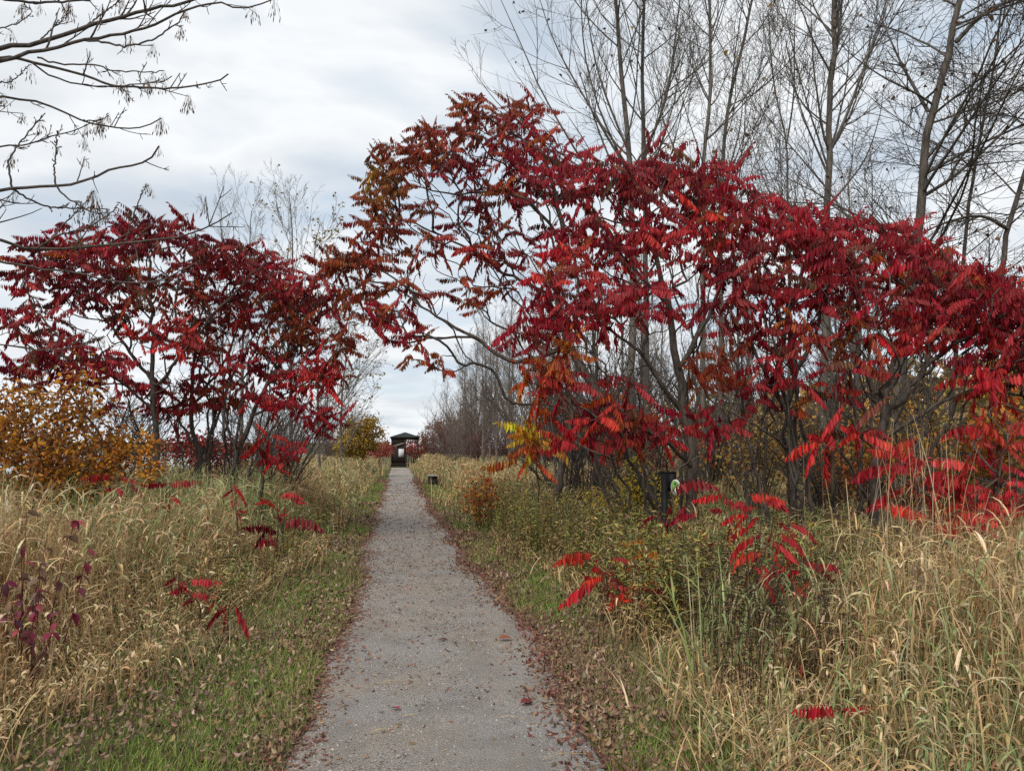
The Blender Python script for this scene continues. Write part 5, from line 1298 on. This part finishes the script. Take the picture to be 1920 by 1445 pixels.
def weeds(name, label, pts, hgt, seed, pal, nl=26, lsize=.06, wl=.22, stem=(.07, .05, .03)):
    r = np.random.default_rng(seed); g = Geo(); n = len(pts)
    h = hgt * r.uniform(.6, 1.15, n); a = r.uniform(0, 6.28, n); ln = r.uniform(.02, .22, n) * h
    K = 5; t = np.linspace(0, 1, K)
    z = gz(pts[:, 0], pts[:, 1]) - .02
    P = np.stack([pts[:, 0], pts[:, 1], z], 1)[:, None] + np.stack([np.cos(a), np.sin(a), 0 * a], 1)[:, None] * (ln[:, None] * t ** 1.6)[:, :, None] + np.array([0, 0, 1.]) * (h[:, None] * t)[:, :, None]
    V, Q = tubes(P, np.linspace(.0035, .0012, K)[None] * np.ones((n, 1)), 3); g.add(V, Q=Q, C=np.tile([stem], (len(V), 1)))
    m = n * nl; k = np.repeat(np.arange(n), nl); f = r.uniform(.15, 1, m); i = np.clip((f * (K - 1)).astype(int), 0, K - 2); u = (f * (K - 1) - i)[:, None]
    p = P[k, i] * (1 - u) + P[k, i + 1] * u + r.normal(0, .012, (m, 3))
    d = unit(rand_dirs(m, r) * np.array([1, 1, .6]) + np.array([0, 0, .15])); sd = unit(np.cross(d, rand_dirs(m, r)))
    L = lsize * r.uniform(.5, 1.3, m)
    cp = pick(pal, n, r, .2)[k] * (1 + r.normal(0, .18, (m, 1)))
    V, Q = leaf6(p, d, sd, L, L * wl, .2, .35); g.add(V, Q=Q, C=np.repeat(np.clip(cp, .01, .8), 6, 0))
    tag(obj(name, g.mesh(name, M_LEAFM)), label, 'weeds', kind='stuff')
rw = np.random.default_rng(421)
WG = [(.28, .27, .09), (.23, .25, .08), (.33, .27, .10), (.40, .30, .13), (.20, .22, .08), (.34, .23, .10), (.46, .36, .17), (.42, .36, .08)]
pw = bank_points(3400, 1, 5.6, 18, rw, outer=5.4); weeds('weed_patch', 'dull green and brown weeds crowding the right edge of the verge', pw, .88, 422, WG)
pw = bank_points(900, -1, 7.5, 26, rw, outer=3.6); weeds('weed_patch', 'olive weeds along the foot of the left hand grass', pw, .5, 423, WG)
pb = np.array([base(a, b)[:2] for a, b in zip(rw.uniform(1240, 1620, 340), rw.uniform(4.2, 7.2, 340))]); pb = pb[pb[:, 0] > right_edge(pb[:, 1])]
weeds('dead_stems', 'dark brown dead stems standing at the right edge of the verge', pb, .85, 424, [(.12, .075, .045), (.17, .11, .06), (.24, .16, .08), (.08, .055, .035)], 12, .05, .18, (.06, .042, .03))

# mown verges
def lawn():
    r = np.random.default_rng(431)
    for side in (-1, 1):
        g = Geo(); n = 110000
        y = 2.4 * (34 / 2.4) ** (r.uniform(0, 1, n) ** 1.15)
        if side < 0: a, b = path_l(y) + .02, left_edge(y) - .35
        else: a, b = path_r(y) - .02, right_edge(y) + .35
        u = r.uniform(0, 1, n)
        x = a + (b - a) * u
        # bare where people tread and leaves gather, at the very edge of the path
        keep = (r.uniform(0, 1, n) < np.clip(.25 + np.abs(x - a) / .22, 0, 1)) & (r.uniform(0, 1, n) < np.clip(.75 + .5 * field(x, y, 2.3, .5), .2, 1))
        x, y = x[keep], y[keep]; n = len(x)
        far = 1 + np.maximum(0, y - 3) / 4.5
        h = r.uniform(.02, .065, n) * (1 + .35 * field(x, y, 1.7, 3)) * np.minimum(far, 2) ** .5
        az = r.uniform(0, 6.28, n); ln = r.uniform(.2, 1.1, n) * h
        K = 3; t = np.linspace(0, 1, K)
        d = np.stack([np.cos(az), np.sin(az), 0 * az], 1)
        P = np.stack([x, y, gz(x, y) - .004], 1)[:, None] + d[:, None] * (ln[:, None] * t ** 1.7)[:, :, None] + np.array([0, 0, 1.]) * (h[:, None] * t)[:, :, None]
        b2 = az + 1.57 + r.normal(0, .6, n); sd = np.stack([np.cos(b2), np.sin(b2), 0 * b2], 1)
        W = (.0021 * far)[:, None] * np.array([1, .85, .1])
        mixv = field(x, y, 1.3, 1.5) + r.normal(0, .5, n)
        c = np.where((mixv > .4)[:, None], pick([(.30, .24, .12), (.24, .20, .09), (.36, .29, .16)], n, r), pick([(.16, .25, .05), (.20, .29, .06), (.14, .21, .045), (.26, .30, .08), (.24, .24, .08)], n, r))
        V, Q, C = ribbons(P, sd, W, c); g.add(V, Q=Q, C=C)
        tag(obj('lawn', g.mesh('lawn', M_GRASS)), 'short green grass verge strewn with leaves, ' + ('left' if side < 0 else 'right') + ' of the path', 'grass', kind='stuff')
lawn()

def litter():
    r = np.random.default_rng(441); g = Geo()
    def lay(x, y, zoff, L, W, pal, tilt):
        n = len(x); a = r.uniform(0, 6.28, n)
        d = unit(np.stack([np.cos(a), np.sin(a), r.normal(0, tilt, n)], 1)); s = unit(np.stack([-np.sin(a), np.cos(a), r.normal(0, tilt, n)], 1))
        V, Q = leaf6(np.stack([x, y, gz(x, y) + zoff], 1), d, s, L, W, .45, r.uniform(-.2, .5)); g.add(V, Q=Q, C=np.repeat(pick(pal, n, r, .2), 6, 0))
    RED = [(.15, .065, .052), (.19, .075, .058), (.13, .07, .05), (.24, .14, .09), (.11, .06, .045), (.20, .12, .08), (.15, .045, .042)]
    TAN = [(.30, .21, .14), (.24, .16, .10), (.38, .28, .19), (.18, .12, .08), (.20, .12, .085), (.28, .18, .10), (.14, .09, .06)]
    for side in (-1, 1):
        n = 25000; y = 2.5 * (40 / 2.5) ** r.uniform(0, 1, n)
        e = path_l(y) if side < 0 else path_r(y)
        x = e + side * np.abs(r.normal(0, .19, n)) * (1 + .5 * np.sin(y * 1.9 + side) * np.sin(y * .7)) * np.where(r.uniform(0, 1, n) < .62, 1, -.65) + side * .03
        dens = np.interp(y, [2.5, 4, 5.5, 12, 25, 40], [.15, .3, .8, 1, .8, .5]); k = r.uniform(0, 1, n) < dens; x, y = x[k], y[k]; n = len(x)
        far = 1 + np.maximum(0, y - 8) / 16
        L = r.uniform(.018, .052, n) * far
        lay(x, y, .024, L, L * r.uniform(.3, .55, n), RED + TAN[3:], .22)
        # over the verge
        n = 15000; y = 2.5 * (22 / 2.5) ** r.uniform(0, 1, n)
        a, b = (path_l(y), left_edge(y) - .4) if side < 0 else (path_r(y), right_edge(y) + .4)
        x = a + (b - a) * r.uniform(0, 1, n)
        k = (field(x, y, 2.0, 5) + r.normal(0, .5, n)) > -.3; x, y = x[k], y[k]; n = len(x)
        L = r.uniform(.016, .05, n) * (1 + np.maximum(0, y - 6) / 14)
        lay(x, y, .022 + r.uniform(0, .035, n), L, L * r.uniform(.3, .7, n), TAN + TAN + RED[3:5], .6)
    # on the gravel itself
    n = 4800; y = 2.6 * (34 / 2.6) ** r.uniform(0, 1, n); x = r.uniform(-.5, .92, n)
    k = r.uniform(0, 1, n) < np.interp(y, [2.6, 4.5, 6, 9, 14, 30], [.10, .18, .45, 1, .9, .5]); x, y = x[k], y[k]; n = len(x)
    L = r.uniform(.012, .045, n) * (1 + np.maximum(0, y - 8) / 16); lay(x, y, .036, L, L * r.uniform(.18, .45, n), RED + TAN, .12)
    tag(obj('leaf_litter', g.mesh('leaf_litter', M_LITTER)), 'fallen red and brown leaves strewn along both edges of the path', 'leaves', kind='stuff')
litter()

def pebbles():
    r = np.random.default_rng(451); n = 26000
    y = 2.5 * (16 / 2.5) ** r.uniform(0, 1, n); x = path_l(y) + .04 + (path_r(y) - path_l(y) - .08) * r.uniform(0, 1, n)
    u = (x - path_l(y)) / (path_r(y) - path_l(y)); z = .012 + .018 * np.sin(u * math.pi)
    s = r.uniform(.002, .004, n) * r.choice([1, 1, 1, 1.4, 1.8], n) * (1 + .05 * y)
    o6 = np.array([[1, 0, 0], [0, 1, 0], [-1, 0, 0], [0, -1, 0], [0, 0, .75]])
    a = r.uniform(0, 6.28, n); ca, sa = np.cos(a), np.sin(a)
    v = o6[None] * (1 + r.normal(0, .22, (n, 5, 3))) * s[:, None, None]
    v = np.stack([v[..., 0] * ca[:, None] - v[..., 1] * sa[:, None], v[..., 0] * sa[:, None] + v[..., 1] * ca[:, None], v[..., 2]], -1) + np.stack([x, y, z], 1)[:, None]
    i = np.arange(n)[:, None] * 5
    T = np.concatenate([i + np.array([[q, (q + 1) % 4, 4]]) for q in range(4)])
    g = Geo(); g.add(v, T=T, C=np.repeat(pick([(.29, .275, .26), (.35, .33, .31), (.20, .19, .18), (.41, .385, .36), (.33, .285, .24), (.14, .13, .12)], n, r, .15), 5, 0))
    tag(obj('gravel', g.mesh('gravel', M_LITTER)), 'loose grey stone chips lying on the path', 'gravel', kind='stuff')
pebbles()

# single leaves and straws that catch the eye on the gravel
def straw(label, pts, rad=.0022, col=(.42, .32, .19)):
    P = np.array([ground(*q) for q in pts]); P[:, 2] = .036 + .012 * np.sin(np.linspace(0, 3, len(P)))
    g = Geo(); q = resample(P, 14); V, Q = tubes(q[None], np.linspace(rad, rad * .5, 14)[None], 4)
    g.add(V, Q=Q); b = q[0].copy()
    tag(obj('dry_straw', g.mesh('dry_straw', M_STRAW, b), loc=b), label, 'straw', 'straws on the gravel')
M_STRAW = plain('straw_mat', (.36, .27, .15), (.50, .40, .25), 30, .8)
straw('bent loop of dry straw near the right edge of the gravel', [(1058, 1330), (1040, 1331), (1020, 1337), (1030, 1342), (1045, 1340)])
straw('straight dry straw lying across the gravel near its right edge', [(935, 1356), (960, 1357), (985, 1360)])
straw('long dry straw at the bottom right corner of the gravel', [(1016, 1438), (1050, 1430), (1098, 1427)])
straw('dry straw lying out from the left leaf border onto the gravel', [(705, 1290), (735, 1289), (762, 1286)])
straw('short brown twig on the near gravel left of centre', [(695, 1385), (710, 1383), (726, 1380)], .004)
straw('thick short straw piece in the middle of the near gravel', [(756, 1354), (768, 1354), (780, 1352)], .004)
def fallen(label, px, py, L, col, yaw):
    p = ground(px, py); p[2] = .04
    o = obj('fallen_leaf', OVAL, loc=p); o.scale = (L, L, L * 1.3); o.rotation_euler = (.2, -.25, yaw); o.color = (*col, 1)
    tag(o, label, 'leaf', 'single fallen leaves on the gravel')
fallen('curled maroon leaf alone on the near gravel', 975, 1330, .09, (.16, .03, .03), .2)
fallen('pinkish red leaf on the near gravel towards its left side', 750, 1342, .07, (.30, .05, .08), 2.4)
fallen('long rusty leaf beside the right border of the gravel', 935, 1207, .12, (.26, .09, .05), .1)
fallen('brown leaf pair remnant mid gravel', 840, 1208, .09, (.18, .06, .05), 3.0)
